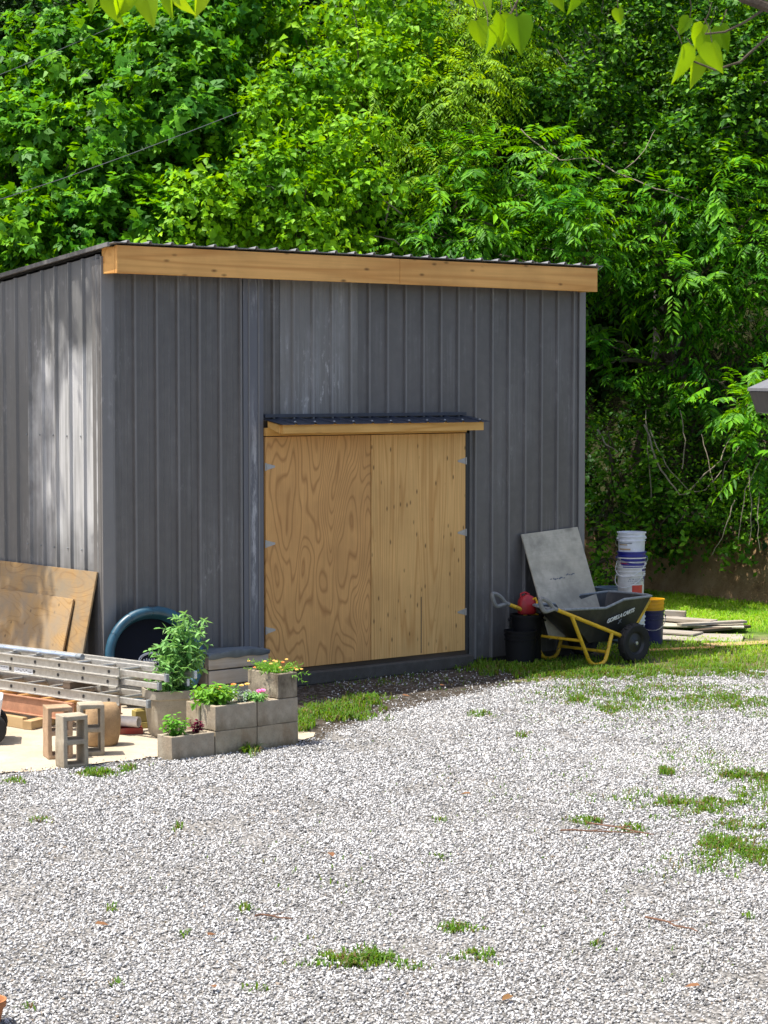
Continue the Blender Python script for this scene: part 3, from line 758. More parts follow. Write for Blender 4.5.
# shrubs along the bank
SH = [('leafy_shrub','yellow-green shrub against the right wall corner of the shed, above the leaning board', (2.9,29.6), BL((605,480,28.6,.5),(640,470,28.6,.5),(615,520,28.4,.4),(600,430,28.8,.4)), 'shrub', ()),
 ('leafy_shrub','low shrub directly above the tall stack of buckets', (3.4,30.2), BL((650,510,28.8,.5),(660,535,28.9,.32),(625,545,29.2,.35)), 'shrub', ()),
 ('thorny_shrub','dark tangled shrub with bare arching stems in the middle of the right bank', (4.0,29.9), BL((660,430,29.2,.6),(700,450,29,.55),(690,500,28.6,.5),(640,400,29.3,.5),(700,410,29.1,.4)), 'shrub',
   [([at(645,425,28.3), at(660,470,28.0), at(680,495,27.9), at(705,490,27.9), at(722,470,28)], .014), ([at(690,490,28), at(720,460,27.9), at(735,430,28)], .013), ([at(650,430,28.2), at(665,465,28), at(690,492,28)], .010), ([at(652,500,28.3), at(648,450,28.2), at(646,410,28.4)], .010),
    ([at(715,490,27.8), at(708,460,27.9), at(700,430,28.1)], .009), ([at(682,470,28), at(685,440,28), at(680,410,28.2)], .009), ([at(720,500,27.6), at(725,465,27.7), at(745,440,27.8)], .008), ([at(598,430,28.2), at(606,445,28.1), at(618,452,28)], .012)]),
 ('leafy_shrub','rounded shrub overhanging the bare earth bank', (4.4,29.0), BL((705,520,28,.45),(735,535,27.9,.34),(690,530,28.5,.28),(670,515,28.6,.35)), 'shrub', ()),
 ('thorny_shrub','shrub with dry hanging stems at the right edge below the sapling', (5.2,28.4), BL((755,500,27.3,.48),(762,525,27.4,.3),(740,480,27.6,.4),(768,450,27.4,.4)), 'shrub',
   [([at(748,470,26.8), at(752,510,26.7), at(749,545,26.7)], .009), ([at(760,480,26.7), at(757,520,26.6), at(760,550,26.6)], .008), ([at(735,500,27), at(725,530,26.9), at(712,555,27)], .008), ([at(765,450,26.8), at(745,490,26.7), at(738,540,26.7)], .008)]),
 ('leafy_shrub','small shrub low beside the buckets at the foot of the shed corner', (2.9,29.3), BL((605,560,28.4,.35),(612,580,28.2,.2)), 'shrub', ()),
]
for q, (nm, lb, bs, bl, kd, tw) in enumerate(SH):
    tree(nm, lb, 'shrub', bs, bl, kd, 40 + q, M['l_shrub'], .03, group='shrubs along the earth bank', twigs=tw, stems=2)
# dark trees deeper in the wood, seen through the gaps
proto = None
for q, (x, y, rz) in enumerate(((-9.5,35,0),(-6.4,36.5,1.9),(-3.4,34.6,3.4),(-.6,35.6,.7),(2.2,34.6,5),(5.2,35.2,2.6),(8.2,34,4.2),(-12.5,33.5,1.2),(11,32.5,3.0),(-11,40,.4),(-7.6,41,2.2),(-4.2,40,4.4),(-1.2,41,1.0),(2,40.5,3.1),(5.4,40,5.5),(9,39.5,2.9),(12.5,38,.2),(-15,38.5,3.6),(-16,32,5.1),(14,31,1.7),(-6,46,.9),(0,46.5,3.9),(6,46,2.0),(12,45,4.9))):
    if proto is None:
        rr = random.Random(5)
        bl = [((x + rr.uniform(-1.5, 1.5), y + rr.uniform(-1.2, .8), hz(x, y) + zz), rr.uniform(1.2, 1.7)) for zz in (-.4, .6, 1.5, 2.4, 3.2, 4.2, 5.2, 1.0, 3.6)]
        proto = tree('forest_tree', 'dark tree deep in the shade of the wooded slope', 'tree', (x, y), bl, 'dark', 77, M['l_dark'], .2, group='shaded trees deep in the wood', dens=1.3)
    else:
        o = proto.copy(); col.objects.link(o); o.location = (x, y, hz(x, y) - .08); o.rotation_euler = (0, 0, math.sin(rz) * .5)
        for ch in list(proto.children):
            c = ch.copy(); col.objects.link(c); c.parent = o
# low growth on the slope
def undergrowth():
    rng = np.random.default_rng(61); n = 11000
    x = rng.uniform(-15, 13, n); d = .35 + rng.uniform(0, 1, n) ** 1.6 * 12; y = np.interp(x, bx, by) + d
    P = np.stack([x, y, hz_np(x, y)], -1); k = 9
    T = nrm(rng.normal(0, .55, (n, 3)) + np.array([0, -.25, 1.]))
    q = (np.arange(k) + .6) / k; sl = rng.uniform(.15, .55, n)
    pos = P[:, None] + T[:, None] * (sl[:, None] * q)[..., None] + rng.normal(0, .06, (n, k, 3))
    D = nrm(rng.normal(0, .7, (n, k, 3)) + np.array([0, -.3, -.1])); N = rng.normal(0, .35, (n, k, 3)) + np.array([0, -.2, 1.])
    s = rng.uniform(.6, 1.3, (n, k)); m_ = n * k
    Vv, Fs = leaf_arrays(pos.reshape(m_, 3), D.reshape(m_, 3), N.reshape(m_, 3), (.10 * s).ravel(), (.065 * s).ravel())
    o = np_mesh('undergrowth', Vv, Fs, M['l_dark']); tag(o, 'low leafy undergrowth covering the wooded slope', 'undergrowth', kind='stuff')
undergrowth()
# tree left of the shed, out of view, crown clumps placed to throw dappled shade on the side wall
tree('shade_tree', 'unseen tree left of the shed shading its side wall', 'tree', (-7.4, 21.2, 0),
     [((-4.9,20.15,6.6),.75),((-4.45,19.95,7.3),.5),((-5.6,20.45,6.6),.9),((-5.4,20.1,7.7),.75),((-5.2,20.9,7.4),.8),((-6.4,20.8,6.8),1.0),((-5.4,21.5,6.2),.7),((-4.15,19.2,7.6),.33),((-5.9,19.5,7.3),.45)],
     'vine', 91, M['l_broad'], .15, dens=1.15)

# tree by the camera with heart-shaped leaves hanging into the top of the frame
def redbud():
    B = Vector((2.9, 5.2, 0)); root = thing('redbud_tree', 'near tree whose bright heart-shaped leaves hang into the top of the view', 'tree', B)
    r = random.Random(12); tb = MB()
    tb.tube([Vector(p) - B for p in ((2.9,5.2,-.05),(2.95,5.25,1.0),(2.85,5.3,2.0),(2.6,5.5,3.1),(2.3,5.7,4.0))], [.11,.095,.085,.07,.05], 10)
    limbs = [[(2.6,5.5,3.1),(1.85,5.9,3.72),(1.30,6.0,3.83),(.9,6.0,4.05),(.2,6.1,4.25),(-.8,6.0,4.25)],
             [at(775,2,6.0),at(745,22,6.0),at(725,32,6.0),at(705,34,6.0)], [at(775,30,6.0),at(740,62,6.0),at(715,70,6.0),at(690,60,6.0)],
             [(.2,6.1,4.25),at(530,-25,6.0),at(512,12,6.0),at(500,22,6.0)], [(-.8,6,4.25),at(190,-40,6.0),at(170,-15,6.0),at(150,-8,6.0)], [at(190,-40,6.),at(140,-25,6.05),at(110,-18,6.05)],
             [(2.3,5.7,4.0),at(815,34,6.0),at(770,8,6.0),at(742,-2,6.0),at(705,-30,6.0),at(640,-60,6.1)]]
    for k, L in enumerate(limbs):
        P = [Vector(p) - B for p in L]; r0 = .032 if k == 0 else (.018 if k == 6 else .0022)
        tb.tube(P, [r0 * (1 - .7 * q / len(P)) + .0015 for q in range(len(P))], 7)
    # leaves: (px, py) of the stalk end, length m, hang direction in the picture plane (dx, dz), facing
    L = [(112,-8,.105,.1,-1),(128,-14,.10,-.25,-1),(146,-6,.10,.15,-1),(172,-14,.10,-.1,-1),(180,-8,.08,.4,-.9),(198,-10,.085,.1,-1),(100,-16,.09,-.4,-.9),(165,-26,.1,.3,-1),
         (476,20,.085,.30,-1),(488,26,.085,.1,-1),(500,14,.10,.12,-1),(510,22,.085,-.1,-1),(517,16,.11,.05,-1),(470,-14,.09,.5,-.8),(485,-12,.08,0,-1),(555,-18,.09,.3,-1),(575,-14,.085,-.2,-1),(540,-16,.07,.6,-.8),(618,8,.05,.2,-1),
         (682,44,.115,.12,-1),(694,56,.095,.2,-1),(706,34,.11,.25,-1),(712,42,.10,.1,-1),(704,24,.08,-.3,-1),(720,26,.08,.3,-.9),(690,18,.06,-.5,-.8)]
    P = []; D = []; N = []; LL = []
    for (px, py, l, dx, dz) in L:
        Y = 6.0 + r.uniform(-.12, .12)
        P.append(at(px, py, Y)); D.append((dx + r.uniform(-.15, .15), r.uniform(-.35, .25), dz)); N.append((r.uniform(-1.3, 1.3), -1, .35 + r.uniform(-.2, .5))); LL.append(l * .86)
    for p in P:                                                 # leaf stalks
        q = Vector(p) - B; e = q + Vector((r.uniform(-.03, .03), r.uniform(-.01, .03), r.uniform(.04, .08)))
        tb.tube([q, q.lerp(e, .5) + Vector((.004, 0, .004)), e], [.0011, .0013, .0015], 5)
    tb.build('trunk', M['bark'], root, smooth=True)
    for q in range(420):                                        # the rest of the crown, above the view
        c = Vector((r.uniform(.9, 3.6), r.uniform(4.6, 7.4), 0)); c.z = 4.25 + abs(r.gauss(0, .55)) + .18 * max(0, c.y - 5.8) + .1
        P.append(c); D.append((r.uniform(-.5, .5), r.uniform(-.5, .5), -1)); N.append((r.uniform(-.7, .7), -1, .5)); LL.append(r.uniform(.07, .11))
    LL = np.array(LL)
    Vv, Fs = leaf_arrays(np.array([tuple(p) for p in P]), np.array(D, float), np.array(N, float), LL * 1.05, LL * .78, 'heart', .3)
    np_mesh('crown', Vv, Fs, M['l_redbud'], root, loc=B)
redbud()

# ------------------------------------------------------------------ overhead cables
def cable(pts, label, r):
    b = MB(); out = []
    for a, b_ in zip(pts, pts[1:]):
        for q in range(10):
            f = q / 10; p = Vector(a).lerp(Vector(b_), f); p.z -= .22 * math.sin(PI * f); out.append(p)
    out.append(Vector(pts[-1])); b.tube(out, r, 6)
    o = b.build('overhead_cable', M['cable'], None, smooth=True); tag(o, label, 'cable', 'overhead cables through the trees')
cable([at(-420,300,22), at(240,112,26.4)], 'dark cable crossing the big-leaved tree above the shed roof corner', .0048)
cable([at(-420,195,24), at(112,27,28.2)], 'thin cable high across the top left corner of the wood', .0045)
# ------------------------------------------------------------------ shed
SL = Vector((-2.44, 19.0, 0)); SR = Vector((2.065, 22.79, 0))
TH = math.atan2(SR.y - SL.y, SR.x - SL.x); WID = (SR - SL).length; DEP = 5.2; SLOPE = .11; WT = 3.93
def sh(x, y, z): # shed local -> world
    c, s = math.cos(TH), math.sin(TH); return Vector((SL.x + x * c - y * s, SL.y + x * s + y * c, z))
shed = thing('shed', 'dark grey metal shed with plywood double doors and pine trim', 'shed', SL, TH)

def rib_profile(x0, x1, pitch=.2286, ph=0., h=.026, minor=True):
    pts = [(x0, 0)]
    k0 = math.floor((x0 - ph) / pitch) - 1
    for k in range(k0, k0 + int((x1 - x0) / pitch) + 4):
        c = ph + k * pitch
        cand = [(c - .020, 0), (c - .009, h), (c + .009, h), (c + .020, 0)]
        if minor:
            for m_ in (.082, .147): cand += [(c + m_ - .011, 0), (c + m_ - .005, .004), (c + m_ + .005, .004), (c + m_ + .011, 0)]
        for p in cand:
            if x0 + .004 < p[0] < x1 - .004: pts.append(p)
    pts.append((x1, 0)); return pts
def panel(name, x0, x1, z0, z1, m, side=False, off=0., ph=0., par=None, minor=True, h=.027):
    b = MB(); pr = rib_profile(x0, x1, ph=ph, minor=minor, h=h); vs = []
    for (x, o) in pr:
        zt = z1 - (SLOPE * x if side else 0)
        if side: vs += [(-o - off, x, z0), (-o - off, x, zt)]
        else: vs += [(x, -o - off, z0), (x, -o - off, zt)]
    # back face, so that the sheet has thickness
    n = len(pr); fs = [(2*i, 2*i+2, 2*i+3, 2*i+1) for i in range(n - 1)]
    back = []
    for (x, o) in pr:
        zt = z1 - (SLOPE * x if side else 0)
        back += [(-o - off + .003, x, z0), (-o - off + .003, x, zt)] if side else [(x, -o - off + .003, z0), (x, -o - off + .003, zt)]
    k = len(vs); vs += back
    fs += [(k + 2*i, k + 2*i+1, k + 2*i+3, k + 2*i+2) for i in range(n - 1)]
    fs += [(2*i+1, 2*i+3, k+2*i+3, k+2*i+1) for i in range(n - 1)] + [(2*i+2, 2*i, k+2*i, k+2*i+2) for i in range(n - 1)]
    fs += [(0, 1, k+1, k), (2*n-1, 2*n-2, k+2*n-2, k+2*n-1)]
    return b.add(vs, fs) or b.build(name, m, par or shed)
DX0, DXM, DX1, DZ0, DZ1 = 1.735, 2.995, 4.215, .165, 2.325
panel('front_wall', .02, .93, .03, WT, M['wall'], ph=.10)
panel('front_wall', .93, 1.53, .03, WT, M['wall'], off=.004, ph=.10)
panel('front_wall', 1.722, 1.93, 2.47, WT, M['wall'], ph=.02)
panel('front_wall', 1.93, 2.86, 2.47, WT, M['wall_scuffed'], off=.006, ph=.02)['label'] = 'scuffed wall panel with chalky smears'
panel('front_wall', 2.86, 4.30, 2.47, WT, M['wall'], ph=.02, minor=False)
panel('front_wall', 4.30, WID, .06, WT, M['wall'], ph=.02, minor=False)
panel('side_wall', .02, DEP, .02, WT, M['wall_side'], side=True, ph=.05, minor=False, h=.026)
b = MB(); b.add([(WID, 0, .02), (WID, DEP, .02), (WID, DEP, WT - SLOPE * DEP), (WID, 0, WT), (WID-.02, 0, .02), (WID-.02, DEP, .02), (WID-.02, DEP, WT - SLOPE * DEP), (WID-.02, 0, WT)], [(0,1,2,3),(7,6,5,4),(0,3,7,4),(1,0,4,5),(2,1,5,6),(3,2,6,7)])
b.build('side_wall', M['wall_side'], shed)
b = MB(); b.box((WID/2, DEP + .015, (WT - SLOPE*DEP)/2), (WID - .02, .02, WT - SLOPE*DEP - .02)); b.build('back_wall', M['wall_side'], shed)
# trims: left corner (wraps both faces), door side strip, right corner
def flashing(x0, x1, z0, z1, off, m=M['trim']):
    b = MB(); b.box(((x0+x1)/2, -off/2 - .001, (z0+z1)/2), (x1-x0, off, z1-z0))
    return b.build('trim', m, shed, bevel=.004)
b = MB(); b.box((.035, -.0135, WT/2), (.115, .026, WT - .04)); b.box((-.0125, .060, WT/2 - .01), (.024, .12, WT - .07)); b.build('corner_trim', M['trim'], shed, bevel=.004)
b = MB(); b.box((WID - .03, -.0125, WT/2), (.09, .024, WT - .08)); b.build('corner_trim', M['trim'], shed, bevel=.004)
t_ = flashing(1.495, 1.722, .05, WT, .028); t_['label'] = 'wide trim strip with a white scuff down it'
for x in (1.555, 1.665):
    b = MB(); b.box((x, -.034, WT/2 + .02), (.014, .010, WT - .06)); b.build('trim', M['trim'], t_, bevel=.003)
# white vertical scuff on the strip: a thin smear of old paint
ts = NT('strip_scuff'); 
n1 = ts.noise(ts.coord((14, 14, 2.2)), 1.6, 6, .75); base = (.125, .127, .138)
sx = ts.n('SeparateXYZ', {'Vector': ts.n('TexCoord').outputs['Object']})
band = ts.math('MULTIPLY', ts.maprange(ts.math('ABSOLUTE', ts.math('SUBTRACT', sx.outputs[0], ts.math('ADD', 1.60, ts.math('MULTIPLY', ts.math('SUBTRACT', n1, .5), .12)))), .012, .05, 1, 0),
     ts.math('MULTIPLY', ts.maprange(sx.outputs[2], .5, 1.0), ts.maprange(sx.outputs[2], 2.9, 2.0)))
cc = ts.mix(ts.math('MULTIPLY', band, ts.maprange(n1, .44, .6, 0, .75)), base, (.5, .5, .5))
cc = ts.mix(ts.math('MULTIPLY', ts.maprange(sx.outputs[2], 3.3, 3.6), ts.maprange(n1, .5, .62, 0, .4)), cc, (.45, .45, .45))
ts.pbr(cc, .5); t_.data.materials[0] = ts.m

# roof: ribbed sheet sloping back
b = MB(); pr = rib_profile(-.05, WID + .02, h=.022, minor=False, ph=.1); vs = []
y0, y1 = -.27, DEP + .1; n = len(pr)
for (x, o) in pr:
    for (y, dz) in ((y0, 0), (y1, 0), (y0, -.006), (y1, -.006)):
        vs.append((x, y, 4.018 + o - SLOPE * (y + .25) + dz))
fs = []
for i in range(n - 1):
    a, c = 4*i, 4*i+4
    fs += [(a, c, c+1, a+1), (a+2, a+3, c+3, c+2), (a, a+2, c+2, c), (a+1, c+1, c+3, a+3)]
fs += [(0, 1, 3, 2), (4*n-4, 4*n-2, 4*n-1, 4*n-3)]
b.add(vs, fs); roof = b.build('roof', M['roof'], shed)
# rake trim down the left and right edges
for x in (-.055, WID + .012):
    b = MB(); b.hexa([(x-.012, -.2, 3.985), (x+.012, -.2, 3.985), (x+.012, DEP+.08, 3.985-SLOPE*(DEP+.28)), (x-.012, DEP+.08, 3.985-SLOPE*(DEP+.28)),
                      (x-.012, -.2, 4.02), (x+.012, -.2, 4.02), (x+.012, DEP+.08, 4.02-SLOPE*(DEP+.28)), (x-.012, DEP+.08, 4.02-SLOPE*(DEP+.28))])
    b.build('trim', M['trim'], roof)
# pine fascia: front board, end returns, soffit, sub-fascia
fz0, fz1 = 3.755, 3.995
b = MB(); b.box((WID*.27, -.225, (fz0+fz1)/2), (WID*.54, .04, fz1-fz0)); fa = b.build('fascia_board', M['pine'], shed, bevel=.004)
b = MB(); b.box((WID*.54 + WID*.23 - .018, -.225, (fz0+fz1)/2 - .001), (WID*.46 - .044, .04, fz1-fz0)); b.build('fascia_board', M['pine'], shed, bevel=.004)
b = MB(); b.box((.021, -.103, (fz0+fz1)/2 - .004), (.042, .198, fz1-fz0-.012)); b.build('fascia_board', M['pine'], shed, bevel=.004)
b = MB(); b.box((WID-.061, -.103, (fz0+fz1)/2 - .004), (.042, .198, fz1-fz0-.012)); b.build('fascia_board', M['pine'], shed, bevel=.004)
b = MB(); b.box((WID/2, -.105, 3.83), (WID - .09, .19, .02)); b.build('soffit', M['timber_tan'], shed)
# foundation
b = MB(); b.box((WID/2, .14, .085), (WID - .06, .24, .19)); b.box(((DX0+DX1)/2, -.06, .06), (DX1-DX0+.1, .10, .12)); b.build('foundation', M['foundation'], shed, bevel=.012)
# doors
def door(x0, x1, m, hinge_x, sgn, zs):
    b = MB(); zl = DZ0
    b.box(((x0+x1)/2, -.020, (zl+DZ1)/2), (x1-x0, .036, DZ1-zl)); o = b.build('door', m, shed, bevel=.003)
    for z in zs:
        h = MB(); y = -.042
        h.tube([(hinge_x - sgn*.012, y, z-.035), (hinge_x - sgn*.012, y, z+.035)], .009, 8)
        h.hexa([(hinge_x, y, z-.03), (hinge_x+sgn*.095, y, z-.008), (hinge_x+sgn*.095, y+.003, z-.008), (hinge_x, y+.003, z-.03), (hinge_x, y, z+.03), (hinge_x+sgn*.095, y, z+.008), (hinge_x+sgn*.095, y+.003, z+.008), (hinge_x, y+.003, z+.03)])
        h.build('hinge', M['galv'], o)
    return o
d1 = door(DX0 + .004, DXM - .005, M['ply_a'], DX0 + .012, 1, (2.05, 1.34, .54)); d1['label'] = 'door of swirling grained plywood'
d2 = door(DXM + .005, DX1 - .004, M['ply_b'], DX1 - .012, -1, (2.05, 1.34, .55)); d2['label'] = 'door of straight grained knotty plywood'
b = MB(); b.box((3.63, -.0405, .46), (.006, .003, .55)); b.build('crack', M['hole'], d2)
b = MB(); b.box((DX1 + .026, -.016, (DZ0+DZ1)/2), (.045, .03, DZ1-DZ0)); b.build('trim', M['hole'], shed)
b = MB(); b.box(((DX0+DX1)/2, .012, 1.3), (DX1-DX0+.1, .02, 2.5)); b.build('door_frame', M['timber_dark'], shed)
# small roof over the doors
b = MB(); b.box(((DX0+DX1)/2 - .005, -.030, DZ1 + .045), (DX1-DX0, .055, .075)); can = b.build('canopy', M['pine_beam'], shed, bevel=.003)
b = MB(); b.box(((DX0 + 4.25)/2 + .01, -.255, DZ1 + .075), (4.25 - DX0 - .04, .036, .085)); b.build('fascia_board', M['pine_beam'], can, bevel=.003)
for x in (DX0 + .03, 2.6, 3.45, 4.24):
    b = MB(); b.hexa([(x-.019, -.237, DZ1+.035), (x+.019, -.237, DZ1+.035), (x+.019, -.058, DZ1+.085), (x-.019, -.058, DZ1+.085), (x-.019, -.237, DZ1+.112), (x+.019, -.237, DZ1+.112), (x+.019, -.058, DZ1+.145), (x-.019, -.058, DZ1+.145)])
    b.build('bracket', M['pine_beam'], can, bevel=.003)
b = MB(); pr = rib_profile(DX0 - .004, 4.30, h=.014, minor=False, ph=.06); n = len(pr); vs = []
for (x, o) in pr:
    for (y, z) in ((-.30, DZ1 + .118), (-.003, DZ1 + .168), (-.30, DZ1 + .113), (-.003, DZ1 + .163)): vs.append((x, y, z + o))
fs = []
for i in range(n - 1):
    a, c = 4*i, 4*i+4
    fs += [(a, c, c+1, a+1), (a+2, a+3, c+3, c+2), (a, a+2, c+2, c), (a+1, c+1, c+3, a+3)]
fs += [(0, 1, 3, 2), (4*n-4, 4*n-2, 4*n-1, 4*n-3)]
b.add(vs, fs); b.box(((DX0 + 4.22)/2, -.022, DZ1 + .192), (4.22 - DX0, .04, .03)); b.build('roofing_sheet', M['canopy_roof'], can)
k = 0
while True:
    x = .06 + .2286 * (8 + k); k += 1
    if x > 4.28: break
    b = MB(); b.lathe([(.0, .012), (.010, .009), (.012, 0)], 8, Matrix.Translation((x, -.285, DZ1 + .136))); b.build('screw', M['galv'], can)
# screws on the side wall
for z in (2.35, 1.35):
    for q in range(6):
        b = MB(); b.lathe([(.0, .008), (.008, .005), (.009, 0)], 6, Matrix.Translation((-.003, .12 + .2286*q, z)) @ Matrix.Rotation(-PI/2, 4, 'Y')); b.build('screw', M['rim_grey'], shed)

# ------------------------------------------------------------------ porch roof corner at the right edge
def porch():
    e = at(748, 388, 9.0); root = thing('porch', 'corner of a neighbouring porch roof poking in at the right edge', 'porch', (e.x, e.y, 0))
    W_, Dp, pit, th_ = 2.4, 2.3, .44, .105
    def P(u, v, z): return (u, -v, e.z + pit * u + z)
    b = MB(); b.hexa([P(.05,0,-.05), P(W_,0,-.05), P(W_,Dp,-.05), P(.05,Dp,-.05), P(.05,0,-.012), P(W_,0,-.012), P(W_,Dp,-.012), P(.05,Dp,-.012)]); b.build('roof', M['roof'], root)
    b = MB(); b.hexa([P(0,-.012,-.012), P(W_,-.012,-.012), P(W_,Dp,-.012), P(0,Dp,-.012), P(0,-.012,0), P(W_,-.012,0), P(W_,Dp,0), P(0,Dp,0)]); b.build('roofing_sheet', M['drip'], root)
    # eave gutter with a shaped end
    prof = [(.006, -.014), (.035, -.098), (.06, -.104), (.16, -.085), (.16, .02), (.15, .02), (.15,-.075), (.062,-.092), (.042,-.088), (.016,-.014)]
    b = MB(); b.prism([(u, .006, e.z + z) for u, z in prof], (0, -Dp + .02, 0)); b.build('gutter', M['gutter'], root, bevel=.002)
    b = MB(); b.prism([(u, .0085, e.z + z) for u, z in [(.006,-.014),(.035,-.098),(.06,-.104),(.16,-.085),(.16,.045)]], (0, -.002, 0)); b.build('end_cap', M['gutter'], root)
    for y in (-.5, -1.9):
        b = MB(); b.box((.9, y, (e.z + pit*.9 - .05)/2), (.1, .1, e.z + pit*.9 - .06)); b.build('post', M['timber_old'], root, bevel=.006)
        b = MB(); b.box((2.2, y, (e.z + pit*2.2 - .05)/2), (.1, .1, e.z + pit*2.2 - .06)); b.build('post', M['timber_old'], root, bevel=.006)
porch()
# ------------------------------------------------------------------ concrete blocks
def cored(lx=.39, ly=.19, lz=.19, T=None):
    b = MB(); xs_ = [-lx/2, -lx/2+.034, -.017, .017, lx/2-.034, lx/2]; ys_ = [-ly/2, -ly/2+.032, ly/2-.032, ly/2]
    idx = {}
    def vv(i, j, k):
        if (i, j, k) not in idx: idx[(i, j, k)] = len(b.v); p = Vector((xs_[i], ys_[j], k * lz)); b.v.append(T @ p if T is not None else p)
        return idx[(i, j, k)]
    hole = {(1, 1), (3, 1)}
    for i in range(5):
        for j in range(3):
            if (i, j) in hole:
                for (a, c) in (((i,j),(i+1,j)), ((i+1,j),(i+1,j+1)), ((i+1,j+1),(i,j+1)), ((i,j+1),(i,j))): b.f.append((vv(*a,0), vv(*a,1), vv(*c,1), vv(*c,0)))
                continue
            b.f.append((vv(i,j,1), vv(i+1,j,1), vv(i+1,j+1,1), vv(i,j+1,1))); b.f.append((vv(i,j,0), vv(i,j+1,0), vv(i+1,j+1,0), vv(i+1,j,0)))
            for (di, dj, a, c) in ((-1,0,(i,j+1),(i,j)), (1,0,(i+1,j),(i+1,j+1)), (0,-1,(i,j),(i+1,j)), (0,1,(i+1,j+1),(i,j+1))):
                if not (0 <= i+di < 5 and 0 <= j+dj < 3): b.f.append((vv(*a,0), vv(*c,0), vv(*c,1), vv(*a,1)))
    return b
def roughen(o, amp, seed):
    r = random.Random(seed)
    for v in o.data.vertices: v.co += Vector((r.uniform(-1,1), r.uniform(-1,1), r.uniform(-1,1))) * amp
    return o
STAND = Matrix(((0,1,0,0),(0,0,1,-.095),(1,0,0,.195),(0,0,0,1)))
for q, (px, py, a, m, lb) in enumerate(((72, 767, 27, 'concrete', 'grey two-hole concrete block on end nearest the gravel, in front of two others'),
        (58, 757, 20, 'concrete_brown', 'brown-stained concrete block on end, behind and left of the nearest one'), (91, 754, 14, 'concrete', 'two-hole concrete block on end touching the rounded tan stone'))):
    p = gp(px, py, .008)
    o = cored(T=STAND).build('concrete_block', M[m], None, bevel=.007); roughen(o, .003, q)
    o.location = p; o.rotation_euler = (0, 0, R_(a)); tag(o, lb, 'concrete block', 'concrete blocks standing on end')
dv = Vector((math.cos(TH), math.sin(TH), 0)); bv = Vector((-math.sin(TH), math.cos(TH), 0))
A0 = gp(172, 763); A0.z = 0
def blk(a, bk, z, m, lb, turn=0., soil=True, seed=0, mat_soil='soil'):
    p = A0 + dv * a + bv * bk + Vector((0, 0, z + .002))
    o = cored().build('concrete_block', M[m], None, bevel=.006); roughen(o, .0025, seed)
    o.location = p; o.rotation_euler = (0, 0, TH + turn); tag(o, lb, 'concrete block', 'concrete blocks of the flower bed')
    if soil:
        for sx in (-.087, .087):
            s = MB(); s.box((sx, 0, .095), (.138, .122, .14)); so = s.build('soil', M['soil'], o)
    return o
blk(.195, .095, 0, 'concrete', 'single low block at the left end of the flower bed, holding basil', seed=1)
blk(.592, .095, 0, 'concrete_b', 'bottom block of the bed front, second from the left', soil=False, seed=2)
blk(.990, .095, 0, 'concrete_b', 'bottom block of the bed front at its right end', soil=False, seed=3)
blk(.592, .095, .192, 'concrete', 'upper block of the bed front, under the orange and pink flowers', seed=4)
blk(.990, .095, .192, 'concrete', 'upper block of the bed front at its right end, under the turned one', seed=5)
blk(.592, .292, 0, 'concrete_b', 'bottom rear block of the bed beside the big tomato pot', soil=False, seed=6)
blk(.990, .292, 0, 'concrete_b', 'bottom rear block at the right end of the bed', soil=False, seed=7)
blk(.592, .292, .192, 'concrete_b', 'upper rear block of the bed behind the marigolds', seed=8)
blk(.990, .292, .192, 'concrete_b', 'upper rear block of the bed under the back of the turned block', seed=9)
blk(1.083, .195, .386, 'concrete_stain2', 'topmost block, damp-stained and turned crosswise, with yellow flowers in it', turn=PI/2, seed=10)
BP = lambda a, bk, z: A0 + dv * a + bv * bk + Vector((0, 0, z))

# ------------------------------------------------------------------ pots and planters
def pot():
    p = gp(169, 736); root = thing('planter_pot', 'large tapered stone-coloured pot holding the tomato plant', 'planter pot', (p.x, p.y, .008), R_(24))
    b = MB(); prof = [(.0, .0), (.135, .0), (.150, .02), (.182, .30), (.196, .31), (.198, .375), (.182, .375), (.176, .30), (.0, .28)]
    n = 40; vs = []
    for (r, z) in prof:
        for j in range(n):
            w_ = 2*PI*j/n; k = (abs(math.cos(w_))**5 + abs(math.sin(w_))**5) ** (-1/5)
            vs.append((r*k*math.cos(w_)*.96, r*k*math.sin(w_)*.96, z))
    fs = [(i*n+j, i*n+(j+1)%n, (i+1)*n+(j+1)%n, (i+1)*n+j) for i in range(len(prof)-1) for j in range(n)]
    b.add(vs, fs); b.build('body', M['pot_tan'], root, smooth=True, ang=30)
    b = MB(); b.lathe([(0, .345), (.168, .345), (.168, .33)], 24); b.build('soil', M['soil'], root)
    b = MB(); b.tube([(.10 + .05*math.sin(w*.2), -.195, .33 - .013*w) for w in range(8)], .004, 5); b.build('handle', M['galv'], root)
    return p
PP = pot()
